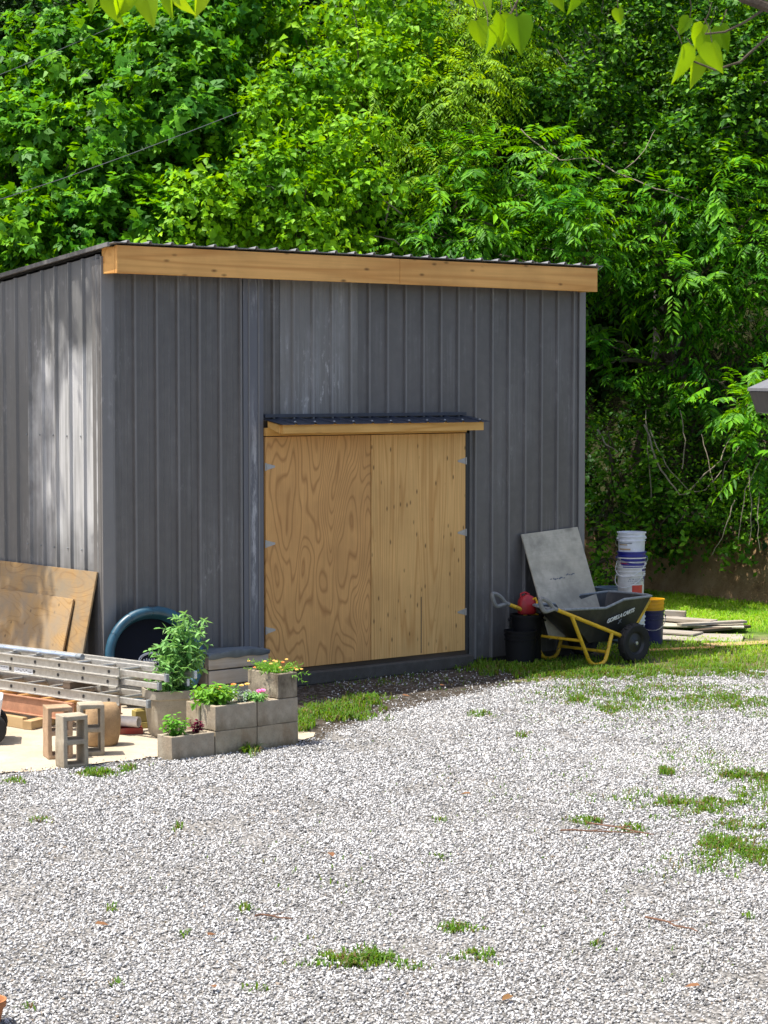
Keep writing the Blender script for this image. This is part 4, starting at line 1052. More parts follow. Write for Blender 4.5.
def wood_planter():
    o0 = sh(.80, -.44, 0); root = thing('timber_planter', 'weathered timber planter with a slate-blue liner against the shed wall', 'planter', o0, TH)
    L_, W_ = .66, .38; r = random.Random(4)
    for k in range(3):
        b = MB(); z = .012 + k * .138
        for (c, s) in (((L_/2, .02), (L_, .038)), ((L_/2, W_-.02), (L_, .038)), ((.019, W_/2), (.036, W_-.08)), ((L_-.019, W_/2), (.036, W_-.08))):
            b.box((c[0] + r.uniform(-.006, .006), c[1] + r.uniform(-.004, .004), z + .066), (s[0], s[1], .128))
        b.build('side_board', M['timber_old'], root, bevel=.006)
    b = MB(); vs = []; n = 14
    for i in range(n + 1):
        x = -.008 + (L_ + .016) * i / n; zz = .425 + .022 * math.sin(PI * i / n) + .004 * math.sin(i * 1.3)
        vs += [(x, -.010, .425 - .040 - .006*math.sin(i*1.2)), (x, -.014, zz), (x, .10, zz + .012), (x, W_ + .01, zz - .02), (x, W_ + .012, .39)]
    fs = [(i*5+j, (i+1)*5+j, (i+1)*5+j+1, i*5+j+1) for i in range(n) for j in range(4)]
    b.add(vs, fs); o = b.build('liner', M['slate_liner'], root, smooth=True)
    md = o.modifiers.new('solid', 'SOLIDIFY'); md.thickness = .006
wood_planter()

# ------------------------------------------------------------------ plants
def plant(name, label, cat, base, sprays, leafm, shape, parts=(), stem='l_basil', group=None, seed=1, stem_r=.003):
    """sprays: list of (origin, tip, n leaves, leaf length, leaf width, droop)"""
    r = np.random.default_rng(seed); B = Vector(base); root = thing(name, label, cat, B, group=group)
    P = []; D = []; N = []; L_ = []; W_ = []; tb = MB()
    for (a, b_, k, l, wd, dr) in sprays:
        a, b_ = Vector(a), Vector(b_); ax = (b_ - a)
        mid = a.lerp(b_, .5) + Vector((0, 0, ax.length * .12))
        tb.tube([a, mid, b_], [stem_r, stem_r * .8, stem_r * .5], 5)
        axn = ax.normalized(); s0 = axn.cross(Vector((0, 0, 1)));
        if s0.length < .05: s0 = Vector((1, 0, 0))
        s0.normalize(); s1 = s0.cross(axn)
        for j in range(k):
            f = (j + .8) / k; p = a.lerp(mid, f * 2) if f < .5 else mid.lerp(b_, f * 2 - 1)
            w_ = j * 2.4 + r.uniform(-.4, .4)
            sd = s0 * math.cos(w_) + s1 * math.sin(w_)
            d = axn * .45 + sd * .9 + Vector((0, 0, .15 - dr)); 
            P.append(p); D.append(d); N.append(Vector((0, 0, 1)) + sd * .25 + Vector(r.normal(0, .2, 3))); q = r.uniform(.6, 1.15)
            L_.append(l * q); W_.append(wd * q)
    Vv, Fs = leaf_arrays(np.array([tuple(x) for x in P]), np.array([tuple(x) for x in D]), np.array([tuple(x) for x in N]), np.array(L_), np.array(W_), shape, .22)
    np_mesh('leaves', Vv, Fs, M[leafm], root)
    tb.build('stem', M[stem], root)
    return root
def flower(parent, p, r, m, petals=7, up=(0, -.35, 1)):
    b = MB(); n = Vector(up).normalized(); a = n.cross(Vector((1, .2, 0))).normalized(); c = n.cross(a)
    for k in range(petals):
        for ring, (rr, lift) in enumerate(((r, .25), (r * .6, .7))):
            w_ = 2*PI*(k + .5*ring)/petals; d = a*math.cos(w_) + c*math.sin(w_); s = a*-math.sin(w_) + c*math.cos(w_)
            q = Vector(p); b.add([q, q + d*rr*.6 + s*rr*.36 + n*rr*lift*.5, q + d*rr + n*rr*lift, q + d*rr*.6 - s*rr*.36 + n*rr*lift*.5], [(0,1,2,3)])
    return b.build('flower', M[m], parent)
rg = random.Random(31)
def spr(n, rad, h0, h1, k, l, wd, dr, cx=0., cy=0., asp=.7):
    out = []
    for q in range(n):
        a = rg.uniform(0, 2*PI); f = math.sqrt(rg.uniform(0, 1)); z1 = rg.uniform(h0, h1) * (1 - .25*f)
        o = Vector((cx + .25*rad*f*math.cos(a), cy + .25*rad*f*math.sin(a)*asp, 0.0)); t_ = Vector((cx + rad*f*math.cos(a), cy + rad*f*math.sin(a)*asp, z1))
        out.append((o, t_, k, l, wd, dr))
    return out
# tomato: main stems with many drooping compound leaves
def tomato():
    B = Vector((PP.x, PP.y, .352)); sp = []; r = rg
    stems = [((0,0,0),(.05,.0,.40)), ((.01,.0,0),(.14,-.02,.55)), ((0,0,0),(.17,.03,.47)), ((-.02,0,0),(-.04,.02,.36)), ((0,0,0),(.24,0,.34)), ((.02,0,0),(.10,.02,.62)), ((.02,-.02,0),(.26,-.06,.58)), ((0,0,0),(.08,-.06,.30)), ((0,0,0),(.18,-.05,.26))]
    for a, b_ in stems:
        a, b_ = Vector(a), Vector(b_)
        for q in range(15):
            f = (q + 1) / 15; p = a.lerp(b_, f); w_ = q * 2.1 + r.uniform(0, 1)
            ln = (.19 if f < .85 else .12) * r.uniform(.6, 1.15)
            e = p + Vector((math.cos(w_)*ln, math.sin(w_)*ln*.9, r.uniform(-.05, .045) + .03*f))
            sp.append((p, e, 10, .068, .032, .5))
        sp.append((a, b_, 4, .05, .022, .3))
    return plant('tomato_plant', 'tall leafy tomato plant growing in the large pot', 'plant', B, sp, 'l_tomato', 'broad', stem='l_tomato', seed=3, stem_r=.004)
tomato()
bp = BP(.11, .095, .165)
plant('basil_plant', 'small bright basil plant in the single low block', 'plant', bp, spr(16, .13, .12, .20, 9, .05, .028, .25), 'l_basil', 'broad', seed=4)
bp = BP(.285, .095, .165)
plant('coleus_plant', 'dark magenta-leaved plant in the single low block', 'plant', bp, spr(9, .06, .07, .16, 7, .042, .026, .2), 'l_purple', 'broad', stem='l_purple', seed=5)
bp = BP(.50, .16, .36); rt = plant('basil_plant', 'large light green basil clump at the left end of the raised flower bed', 'plant', bp, spr(40, .20, .08, .20, 9, .052, .034, .25) + [((-.05, 0, .0), (-.17, -.08, .02), 10, .05, .034, .2)], 'l_basil', 'broad', seed=6)
bp = BP(.66, .25, .36); rt = plant('marigold_plant', 'orange marigolds behind the light green basil clump', 'plant', bp, spr(24, .17, .06, .16, 10, .038, .014, .2), 'l_tomato', 'diamond', seed=7)
for (x, y, z, r_, m) in ((-.06,-.10,.115,.032,'orange'), (-.035,-.08,.125,.026,'orange'), (.07,.03,.135,.022,'orange'), (.13,.06,.125,.02,'yel_petal'), (.17,.09,.13,.022,'yel_petal')): flower(rt, (x, y, z), r_, m, 9)
bp = BP(.77, .13, .36); plant('silver_plant', 'pale silver-leaved plant in the middle of the raised flower bed', 'plant', bp, spr(16, .10, .05, .11, 8, .042, .018, .2), 'l_silver', 'diamond', stem='l_silver', seed=8)
bp = BP(.80, .06, .37); plant('leafy_plant', 'low green plant over the block seam beside the pink bloom', 'plant', bp, spr(16, .09, .04, .09, 8, .045, .022, .3), 'l_tomato', 'broad', seed=9)
bp = BP(.90, .10, .37); rt = plant('pink_flower', 'pink flower beside the turned top block', 'plant', bp, spr(8, .06, .03, .07, 7, .04, .018, .3), 'l_basil', 'diamond', seed=10)
for (x, y, z) in ((0, -.01, .065), (.012, .0, .077), (-.012, .006, .073)): flower(rt, (x, y, z), .028, 'pink', 9)
bp = BP(1.083, .11, .56); rt = plant('moss_rose', 'yellow and orange flowered plant spilling over the right front of the topmost block', 'plant', bp, spr(34, .19, .03, .12, 10, .032, .010, .2) + [((.1,-.06,0),(.2,-.1,-.05),10,.03,.01,.3), ((.14,0,0),(.24,-.02,.0),10,.03,.01,.3)], 'l_basil', 'diamond', seed=11)
for q in range(12): flower(rt, (rg.uniform(-.12, .18), rg.uniform(-.12, .1), rg.uniform(.03, .11)), .015, ('orange', 'yel_petal', 'yel_petal')[q % 3], 6)
bp = BP(1.083, .30, .56); rt = plant('moss_rose', 'paler flowering plant in the rear hole of the topmost block', 'plant', bp, spr(22, .15, .03, .12, 9, .03, .010, .2) + [((-.05,0,0),(-.16,-.04,.03),10,.03,.01,.3)], 'l_basil', 'diamond', seed=12)
for q in range(6): flower(rt, (rg.uniform(-.15, .1), rg.uniform(-.1, .08), rg.uniform(.03, .10)), .014, ('orange', 'yel_petal')[q % 2], 6)

# ------------------------------------------------------------------ ladders beside the side wall
LE = Vector((-1.98, 17.24, 0)); la = Vector((-.75, .66, 0)).normalized(); LTH = math.atan2(la.y, la.x)
# local frame: x along the ladder towards the back, -y away from the camera side
def ladder(name, label, t0, t1, off, width, z, hgt, railm, rungm, fly=None, plates=(), chan=True, dz=0.0, holes=True, rung_r=.015, flare=0.0):
    root = thing(name, label, 'ladder', (LE.x, LE.y, 0), LTH, group='ladders laid beside the shed')
    for i, y in enumerate((-off, -off - width)):
        b = MB()
        b.box(((t0+t1)/2, y, z), (t1-t0, .012, hgt))
        if chan:
            for s in (-1, 1): b.box(((t0+t1)/2, y + (.008 if i == 0 else -.008), z + s*(hgt/2 - .005)), (t1-t0, .030, .010))
        o = b.build('rail', railm, root, bevel=.0015, seg=1)
        if holes and i == 0:
            h = MB(); x = t0 + .12
            while x < t1:
                Mx = Matrix.Translation((x, y + .0065, z)) @ Matrix.Rotation(PI/2, 4, 'X')
                h.tube([Mx @ Vector((0, 0, 0)), Mx @ Vector((0, 0, -.004))], .0125, 8); h.box((x, y + .009, z - .008), (.018, .005, .014)); x += .305
            h.build('rung_end', M['hole'], o)
            for (a, b_, zz) in plates:
                q = MB(); q.box(((a+b_)/2, y + .0075, z + zz), (b_-a, .002, hgt*.52)); pl = q.build('label_plate', M['label_white'], o)
                q = MB(); x = a + .015
                r = random.Random(int(a*100))
                while x < b_ - .03: wq = r.uniform(.008, .03); q.box((x + wq/2, y + .0092, z + zz + r.choice((-.006, .006))), (wq, .001, .007)); x += wq + .008
                q.build('print', M['label_ink'], pl)
    x = t0 + .12
    while x < t1:
        b = MB(); b.tube([(x, -off - .006, z), (x, -off - width + .006, z)], rung_r, 8); b.build('rung', rungm, root, smooth=True); x += .305
    if fly:
        for i, y in enumerate((-off - .040, -off - width + .040)):
            b = MB(); b.box(((fly[0]+fly[1])/2, y, z + dz), (fly[1]-fly[0], .026, hgt*.62)); o = b.build('fly_rail', M['alu'], root, bevel=.006, seg=2)
            e = MB(); e.box((fly[0] - .006, y, z + dz), (.03, .034, hgt*.8)); e.build('foot_pad', M['alu_b'] if i else M['rim_grey'], o, bevel=.006)
        b = MB(); b.tube([(fly[0]+.16, -off - .045, z+dz), (fly[0]+.16, -off - width + .045, z+dz)], .014, 8); b.build('rung', M['alu'], root, smooth=True)
    return root
ladder('extension_ladder', 'topmost dull aluminium ladder section on the ladder pile', .17, 3.9, 0, .38, .512, .080, M['alu'], M['alu'], fly=(-.33, 3.6), dz=-.004)
ladder('extension_ladder', 'second aluminium ladder section, with printed labels on its rail', .19, 3.8, .004, .38, .430, .078, M['alu'], M['alu'], fly=(-.24, 3.5), plates=((1.55, 1.86, 0), (1.24, 1.48, -.005)), dz=.004)
ladder('extension_ladder', 'third aluminium ladder from the top, above the orange one, with a white label', .14, 4.0, -.03, .42, .290, .085, M['alu'], M['alu'], fly=(-.15, 3.4), plates=((1.80, 2.08, .002), (2.14, 2.4, .002)))
ladder('stepladder', 'faded orange fibreglass ladder lowest in the pile', .62, 3.6, -.09, .50, .158, .150, M['fibreglass'], M['fib_rung'], holes=False, rung_r=.02)
# bracket at the end of the third ladder
def lw(x, y, z): return LE + la * x + Vector((-la.y, la.x, 0)) * y + Vector((0, 0, z))
def stick(name, label, cat, x, y, z, size, m, group=None, rz=0., bev=.004):
    b = MB(); b.box((0, 0, 0), size); o = b.build(name, m, None, bevel=bev); o.location = lw(x, y, z); o.rotation_euler = (0, 0, LTH + rz)
    return tag(o, label, cat, group)
for x, lb in ((.75, 'dark wooden spacer between the ladders near their right end'), (2.9, 'dark wooden spacer between the ladders toward the back')):
    stick('wood_spacer', lb, 'spacer', x, -.19, .362, (.09, .5, .056), M['timber_dark'], 'wooden spacers in the ladder pile')
for x in (.9, 2.95): stick('wood_spacer', 'thin batten under the third ladder', 'spacer', x, -.19, .2405, (.06, .44, .012), M['timber_dark'], 'thin battens under the aluminium ladders')
stick('timber', 'tan timber lying crosswise under the orange ladder near the front', 'timber', 1.05, -.10, .045, (.09, .85, .07), M['timber_tan'], 'timbers under the ladders', .25)
stick('timber', 'tan timber lying crosswise under the orange ladder further back', 'timber', 1.9, -.12, .045, (.09, .80, .07), M['timber_tan'], 'timbers under the ladders', -.2)
stick('timber', 'long tan timber on the sandy ground along the near side of the ladders', 'timber', 1.75, .27, .055, (1.5, .05, .09), M['timber_tan'], 'timbers under the ladders', -.02)
stick('timber', 'short dark timber standing beside the red tray', 'timber', .30, -.02, .075, (.12, .10, .13), M['timber_dark'], 'timbers under the ladders')
def pipe():
    root = thing('metal_pipe', 'bluish metal pipe lying along the top of the ladders', 'pipe', lw(.95, -.27, .548), LTH)
    b = MB(); b.tube([(0, 0, 0), (3.0, 0, 0)], .021, 14); b.build('tube', M['alu_b'], root, smooth=True)
    b = MB(); b.lathe([(.0, 0), (.026, 0), (.028, .05), (.024, .07)], 14, Matrix.Translation((-.02, 0, 0)) @ Matrix.Rotation(PI/2, 4, 'Y')); b.build('end_cap', M['rim_grey'], root, smooth=True)
pipe()
# clutter beyond the blocks
def stone():
    b = MB(); n = 18; rows = [(0, .125, .105), (.03, .15, .12), (.12, .16, .125), (.22, .158, .12), (.30, .145, .11), (.345, .115, .085), (.36, .05, .04)]
    vs = []; r = random.Random(8)
    for (z, a, c) in rows:
        for j in range(n):
            w_ = 2*PI*j/n; k = (abs(math.cos(w_))**3 + abs(math.sin(w_))**3) ** (-1/3)
            vs.append((a*k*math.cos(w_)*r.uniform(.93, 1.05) + .02*(z > .2), c*k*math.sin(w_)*r.uniform(.97, 1.03), z + r.uniform(-.012, .012)*(z > 0)))
    fs = [(i*n+j, i*n+(j+1)%n, (i+1)*n+(j+1)%n, (i+1)*n+j) for i in range(len(rows)-1) for j in range(n)] + [tuple((len(rows)-1)*n+j for j in range(n)), tuple(range(n-1, -1, -1))]
    b.add(vs, fs); o = b.build('boulder', M['tan_stone'], None, smooth=True, ang=60); p = gp(101, 745, .008); o.location = p; o.rotation_euler = (0, 0, .3); o.scale = (.88, .88, .92)
    tag(o, 'rounded tan stone slab standing behind the concrete blocks on end', 'stone')
stone()
p = gp(126, 733, .008); b = MB()
b.box((0, 0, .012), (.26, .17, .02))
for s in (-1, 1): b.box((0, s*.08, .035), (.26, .012, .03)); b.box((s*.124, 0, .035), (.012, .148, .03))
o = b.build('plastic_tray', M['red_dull'], None, bevel=.003); o.location = p; o.rotation_euler = (0, 0, .2); tag(o, 'flat red plastic tray on the ground beside the big pot', 'tray')
b = MB(); b.lathe([(.040, -.17), (.044, -.17), (.044, .17), (.040, .17), (.040, -.17)], 18, Matrix.Rotation(PI/2, 4, 'Y'), close=False); o = b.build('plastic_pipe', M['pvc'], None, smooth=True)
o.location = (p.x - .05, p.y + .01, .008 + .052 + .044); o.rotation_euler = (0, .0, -.35); tag(o, 'short white plastic pipe lying across the red tray', 'pipe')
pz = at(141, 707, 17.75); b = MB(); b.box((0, 0, .07), (.13, .09, .10)); b.box((0, 0, .124), (.10, .06, .012)); b.box((0, 0, .0), (.15, .12, .05)); o = b.build('tool_box', M['yellow_dull'], None, bevel=.008)
o.location = (pz.x, pz.y, .034); o.rotation_euler = (0, 0, .5); tag(o, 'small yellow box under the ladder ends', 'box')
# cart partly in view on the left edge
def cart():
    root = thing('wheeled_cart', 'white wheeled cart at the left edge in front of the ladders', 'cart', (-3.22, 17.05, .008), .15)
    b = MB(); b.hexa([(-.2,-.16,.16),(.2,-.16,.16),(.2,.16,.16),(-.2,.16,.16),(-.24,-.19,.36),(.235,-.19,.36),(.235,.19,.36),(-.24,.19,.36)]); b.build('body', M['white_paint'], root, bevel=.02)
    for s in (-1, 1):
        b = MB(); b.lathe([(.06,-.03),(.11,-.03),(.122,-.015),(.122,.015),(.11,.03),(.06,.03)], 22, Matrix.Translation((.14, s*.2, .122)) @ Matrix.Rotation(PI/2, 4, 'X')); w_ = b.build('wheel', M['rubber'], root, smooth=True)
        b = MB(); b.lathe([(.0,-.02),(.062,-.02),(.062,.02),(.0,.02)], 16, Matrix.Translation((.14, s*.2, .122)) @ Matrix.Rotation(PI/2, 4, 'X')); b.build('hub', M['rim_black'], w_, smooth=True)
    b = MB(); b.tube([(.14,-.2,.122),(.14,.2,.122)], .01, 8); b.tube([(-.2,0,.2),(-.36,0,.5),(-.5,0,.62)], .014, 8); b.tube([(-.17,-.1,.17),(-.17,-.1,0)], .012, 8); b.tube([(-.17,.1,.17),(-.17,.1,0)], .012, 8)
    b.build('frame', M['rim_black'], root, smooth=True)
cart()

# ------------------------------------------------------------------ plywood leaning on the side wall
STH = TH + PI/2      # direction of the side wall going back
def leaner(label, t0, t1, top_off, foot_off, z, th_, m, group, base_pt, ang, name='plywood_sheet', cat='plywood sheet'):
    """a sheet from t0 to t1 along a wall; foot_off out from the wall at the ground, top_off at height z"""
    L_ = t1 - t0; H = math.hypot(z, foot_off - top_off); lean = math.atan2(foot_off - top_off, z)
    b = MB(); b.box((L_/2, th_/2, H/2), (L_, th_, H)); o = b.build(name, m, None, bevel=.002, seg=1)
    return o, L_, H, lean
def place_leaner(o, p, ang, lean):
    # local x along the wall, local y into the wall
    o.location = p; o.rotation_euler = Euler((-lean, 0, ang), 'XYZ')
# for the side wall: x runs from back to front so that +y points into the wall
def side_pt(t, off): 
    p = sh(-off, t, 0); return p
for (lb, t0, t1, to, fo, z, th_, m) in (('large weathered plywood sheet leaning on the side wall of the shed', .04, 2.48, .045, .30, 1.165, .018, 'ply_old'),
                              ('smaller plywood piece leaning in front of the large sheet by the side wall', .30, 1.66, .125, .355, .915, .018, 'ply_old2')):
    o, L_, H, lean = leaner(lb, t0, t1, to, fo, z, th_, M[m], '', None, 0)
    place_leaner(o, side_pt(t1, fo) + Vector((0, 0, .01)), STH + PI, lean); tag(o, lb, 'plywood sheet', 'plywood sheets leaning on the side wall')

# ------------------------------------------------------------------ round tub on its side against the front wall
def tub():
    f = Vector((.36, -.93, .20)).normalized()       # opening direction
    c = at(155, 657, 19.0)
    root = thing('round_tub', 'round teal tub with a dark inside propped on edge against the shed wall', 'tub', c)
    root.rotation_euler = f.to_track_quat('Z', 'Y').to_euler()
    Rr = .405
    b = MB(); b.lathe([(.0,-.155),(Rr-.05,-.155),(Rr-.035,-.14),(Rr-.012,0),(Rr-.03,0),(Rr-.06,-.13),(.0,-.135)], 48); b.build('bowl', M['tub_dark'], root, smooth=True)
    b = MB(); n = 72; vs = []
    for k in range(12):
        a0 = 2*PI*k/12 + .012; a1 = 2*PI*(k+1)/12 - .012
        b.tube([((Rr)*math.cos(a0+(a1-a0)*q/7), (Rr)*math.sin(a0+(a1-a0)*q/7), 0) for q in range(8)], .042, 12)
    b.tube([(Rr*math.cos(2*PI*q/64), Rr*math.sin(2*PI*q/64), 0) for q in range(64)], .039, 10, closed=True)
    b.build('rim', M['teal'], root, smooth=True)
    b = MB(); b.lathe([(Rr-.033,-.006),(Rr-.058,-.115),(Rr-.054,-.115),(Rr-.030,-.006)], 48, close=False); b.build('inner_band', M['teal'], root, smooth=True)
    b = MB(); b.box((.0, Rr + .035, 0), (.07, .03, .05)); b.build('clip', M['rim_black'], root, bevel=.008)
    # white oval badge with script on the floor of the tub
    for a, r_ in ((.112, .006), (.096, .003)):
        b = MB(); b.tube([(a*math.cos(2*PI*q/40), -.02 + a*.62*math.sin(2*PI*q/40), -.133) for q in range(40)], r_, 6, closed=True); b.build('badge_ring', M['label_white'], root)
    b = MB(); b.tube([(-.07 + .0035*q, -.025 + .022*math.sin(q*.95)*(1 if q % 9 else 1.6), -.133) for q in range(41)], .0035, 5); b.build('badge_script', M['label_white'], root)
tub()
# ------------------------------------------------------------------ two-wheeled barrow
def barrow():
    W0 = Vector((2.49, 22.0, 0))                    # ground point under the near wheel
    root = thing('wheelbarrow', 'black two-wheeled wheelbarrow with a yellow tube frame parked by the right wall corner', 'wheelbarrow', W0 + Vector((0, 0, .008)), TH)
    Wd = .62                                        # x forward along the wall, y towards the wall
    rim = [(-.94,.585),(-.36,.565),(-.10,.635),(.30,.645)]          # side view of the rim
    near = [Vector((u, 0, z)) for u, z in rim]
    nose = [Vector((.345, .10, .645)), Vector((.36, Wd/2, .645)), Vector((.345, Wd-.10, .645))]
    far = [Vector((u, Wd, z)) for u, z in reversed(rim)]; far[-1] = Vector((-.84, Wd - .08, .585))
    tail = [Vector((-.91, Wd-.20, .585)), Vector((-.96, Wd/2, .585)), Vector((-.97, .10, .585))]
    loop = near + nose + far + tail
    bot = []
    for p in loop:
        u = -.50 + (p.x + 1.0) / 1.36 * .62
        bot.append(Vector((u, .13 + (p.y / Wd) * (Wd - .26), .215 + .01 * (u > -.2))))
    n = len(loop); cen = Vector((-.3, Wd/2, 0)); th_ = .012
    mid = [a.lerp(c, .5) + Vector((0, 0, 0)) for a, c in zip(loop, bot)]
    def shrink(ps, d): return [p + Vector((cen.x - p.x, cen.y - p.y, 0)).normalized() * d for p in ps]
    b = MB(); rings = [bot, mid, loop, shrink(loop, th_ + .006), shrink(mid, th_), [p + Vector((0, 0, .012)) for p in shrink(bot, th_)]]
    vs = [p for r_ in rings for p in r_]; fs = [(i*n+j, i*n+(j+1)%n, (i+1)*n+(j+1)%n, (i+1)*n+j) for i in range(5) for j in range(n)]
    fs += [tuple(range(n-1, -1, -1)), tuple(5*n+j for j in range(n))]
    b.add(vs, fs); tb_ = b.build('tub', M['poly_black'], root, smooth=True, ang=50, bevel=.006)
    b = MB(); b.tube([p + Vector((0, 0, .004)) for p in loop], .014, 8, closed=True); b.build('rim', M['rim_grey'], tb_, smooth=True)
    # lettering on the near side of the tub, lying on its sloping face
    def face_pt(u, f):                               # f 0 at rim, 1 at bottom
        for a, c, ba, bc in zip(near, near[1:], bot, bot[1:]):
            if a.x <= u <= c.x or (c is near[-1]):
                q = (u - a.x) / (c.x - a.x); return a.lerp(c, q).lerp(ba.lerp(bc, q), f)
    p0, p1, pd = face_pt(-.34, .34), face_pt(.10, .34), face_pt(-.12, .62)
    p1 = p1 + Vector((0, 0, 0)); pc = p0.lerp(p1, .5)
    ex = (p1 - p0).normalized(); ex = (ex + Vector((0, 0, .10))).normalized(); ez = ex.cross((pd - pc)).normalized()
    if ez.y > 0: ez = -ez
    ey = ez.cross(ex)
    Mx = Matrix(((ex.x, ey.x, ez.x, 0), (ex.y, ey.y, ez.y, 0), (ex.z, ey.z, ez.z, 0), (0, 0, 0, 1)))
    Mx.translation = pc + ez * .010
    text_obj('lettering', 'GORILLA CARTS', .062, Mx, M['white_paint'], tb_, .002, .25, .0022, .86)
    b = MB()
    for s in (-1, 1): b.tube([Vector((-.02*s, -.040, .0)), Vector((.022*s, -.084, 0))], .0035, 5, M=Mx)
    b.build('emblem', M['rim_grey'], tb_)
    # frame: side tubes with folded U legs, cross bars, front struts
    b = MB(); fr = .0195
    def bend(pts, k=3):
        P = [Vector(p) for p in pts]; out = [P[0]]
        for a, c, d in zip(P, P[1:], P[2:]):
            l = min((c-a).length, (d-c).length) * .42; A_ = c + (a-c).normalized()*l; D_ = c + (d-c).normalized()*l
            for q in range(k + 1):
                f = q / k; out.append(A_.lerp(c, f).lerp(c.lerp(D_, f), f))
        out.append(P[-1]); return out
    for y in (-.03, Wd + .03):
        b.tube([(-1.07, y, .60), (-.20, y, .29), (0, y + (.04 if y < 0 else -.04), .215)], fr, 10)
        b.tube(bend([(-.87, y, .525), (-.60, y, .015), (-.40, y, .015), (-.30, y, .325)]), fr, 10)
    b.tube([(-.735, -.03, .27), (-.735, Wd + .03, .27)], fr*.8, 8); b.tube([(-.36, -.03, .13), (-.36, Wd+.03, .13)], fr*.8, 8)
    for y in (.06, Wd - .06): b.tube([(.335, y, .60), (.10, y + (.05 if y < .3 else -.05), .24)], fr, 8)
    b.build('frame', M['yellow'], root, smooth=True)
    for y in (-.03, Wd + .03):
        b = MB(); b.tube([(-1.075, y, .602), (-1.13, y, .622)], .021, 10)
        b.tube(bend([(-1.12, y, .618), (-1.20, y-.0, .70), (-1.315, y, .735), (-1.26, y, .585), (-1.12, y, .612)], 4), .021, 8)
        b.build('grip', M['grip'], root, smooth=True)
    for y in (-.045, Wd + .045):
        T = Matrix.Translation((0, y, .198)) @ Matrix.Scale(1.09, 4) @ Matrix.Rotation(PI/2, 4, 'X')
        b = MB(); b.lathe([(.105,-.035),(.13,-.047),(.162,-.047),(.178,-.032),(.182,-.012),(.182,.012),(.178,.032),(.162,.047),(.13,.047),(.105,.035)], 36, T, close=False)
        for k in range(30):
            a = 2*PI*k/30; b.box((.181*math.cos(a), (-.02 if k % 2 else .02), .181*math.sin(a)), (.012, .026, .012), Matrix.Translation((0, y, .198)) @ Matrix.Scale(1.09, 4))
        w_ = b.build('wheel', M['rubber'], root, smooth=True)
        b = MB(); b.lathe([(.0,-.022),(.03,-.03),(.05,-.018),(.09,-.012),(.108,-.034),(.108,.034),(.09,.012),(.05,.018),(.03,.03),(.0,.022)], 28, T); b.build('hub', M['rim_black'], w_, smooth=True)
        b = MB(); b.lathe([(.0,-.044),(.016,-.042),(.018,-.03),(.018,.03),(.016,.042),(0,.044)], 12, T); b.build('axle_cap', M['galv'], w_, smooth=True)
    b = MB(); b.tube([(0, -.06, .182), (0, Wd+.06, .182)], .012, 8); b.build('axle', M['galv'], root)
barrow()

# ------------------------------------------------------------------ grey board leaning on the front wall
o, L_, H, lean = leaner('', 0, .82, .045, .41, 1.045, .016, M['board_grey'], '', None, 0, 'grey_board')
place_leaner(o, sh(5.03, -.41, .245), TH, lean); o.rotation_euler.rotate_axis('Y', R_(-3.0)); tag(o, 'large grey board standing in the wheelbarrow and leaning on the shed wall', 'board')
# two short runs of faint stencil print on it
b = MB(); r = random.Random(2)
for (x0, n_, z) in ((.24, 7, .60), (.47, 5, .625)):
    x = x0
    for k in range(n_): wq = r.uniform(.012, .03); b.box((x, -.001, z + r.uniform(-.006, .006)), (wq, .002, r.uniform(.008, .02))); x += wq + .008
pr_ = b.build('stencil_print', M['label_ink'], o)

# ------------------------------------------------------------------ buckets
def bucket(label, loc, m, rt=.150, rb=.131, h=.37, group=None, handle=True, hm='galv', swing=0.0, ha=0.0, rim=None, name='bucket', tilt=(0,0,0), lid=None):
    root = thing(name, label, 'bucket', loc, group=group, rot=tilt)
    def rr(z): return rb + (rt - .006 - rb) * z / h
    b = MB(); prof = [(.0,.0),(rb-.01,.0),(rb,.006)]
    prof += [(rr(h-.095), h-.095),(rt,h-.093),(rt,h-.088),(rr(h-.085),h-.086),(rr(h-.05),h-.052),(rt+.002,h-.05),(rt+.002,h-.043),(rr(h-.04),h-.041),(rr(h-.012),h-.014),(rt+.004,h-.012),(rt+.004,h)]
    prof += [(rr(h)-.004,h),(rb-.005,.012),(.0,.010)]
    b.lathe(prof, 32); bo = b.build('body', m, root, smooth=True, ang=40)
    if lid:
        b = MB(); b.lathe([(.0,h+.002),(rt+.006,h+.002),(rt+.009,h-.016),(rt+.0055,h-.016),(rt+.0055,h+.0005)], 32, close=False); b.build('lid', lid, root, smooth=True)
    if handle:
        b = MB(); R1 = rt + .012; pts = []
        for q in range(13):
            w_ = PI*q/12; v = Vector((R1*math.cos(w_), R1*math.sin(w_)*1.38, 0))
            v = Matrix.Rotation(swing, 3, 'X') @ v; v.z += h - .065; pts.append(Matrix.Rotation(ha, 3, 'Z') @ v)
        b.tube(pts, .0038, 6); hd = b.build('handle', M[hm], root, smooth=True)
        for s in (0, 12):
            b = MB(); b.tube([pts[s] * 1.0 - Vector((pts[s].x*.06, pts[s].y*.06, 0)), pts[s] * 1.0 + Vector((pts[s].x*.03, pts[s].y*.03, 0))], .012, 8); b.build('handle_lug', m, hd)
    return root
st = Vector((2.60, 22.95, .006)); g_ = 'buckets of the tall stack'
bucket('bottom white bucket of the tall stack, hidden behind the wheelbarrow', st, M['bucket_white'], group=g_, handle=False)
bucket('second white bucket up in the tall stack, with a lid', st + Vector((.004, 0, .14)), M['bucket_white'], group=g_, handle=False, lid=M['bucket_white'])
b2 = bucket('white bucket with a red label, midway up the tall stack', st + Vector((-.004, 0, .517)), M['bucket_warm'], group=g_, hm='bucket_white', swing=-.70, ha=PI*.80)
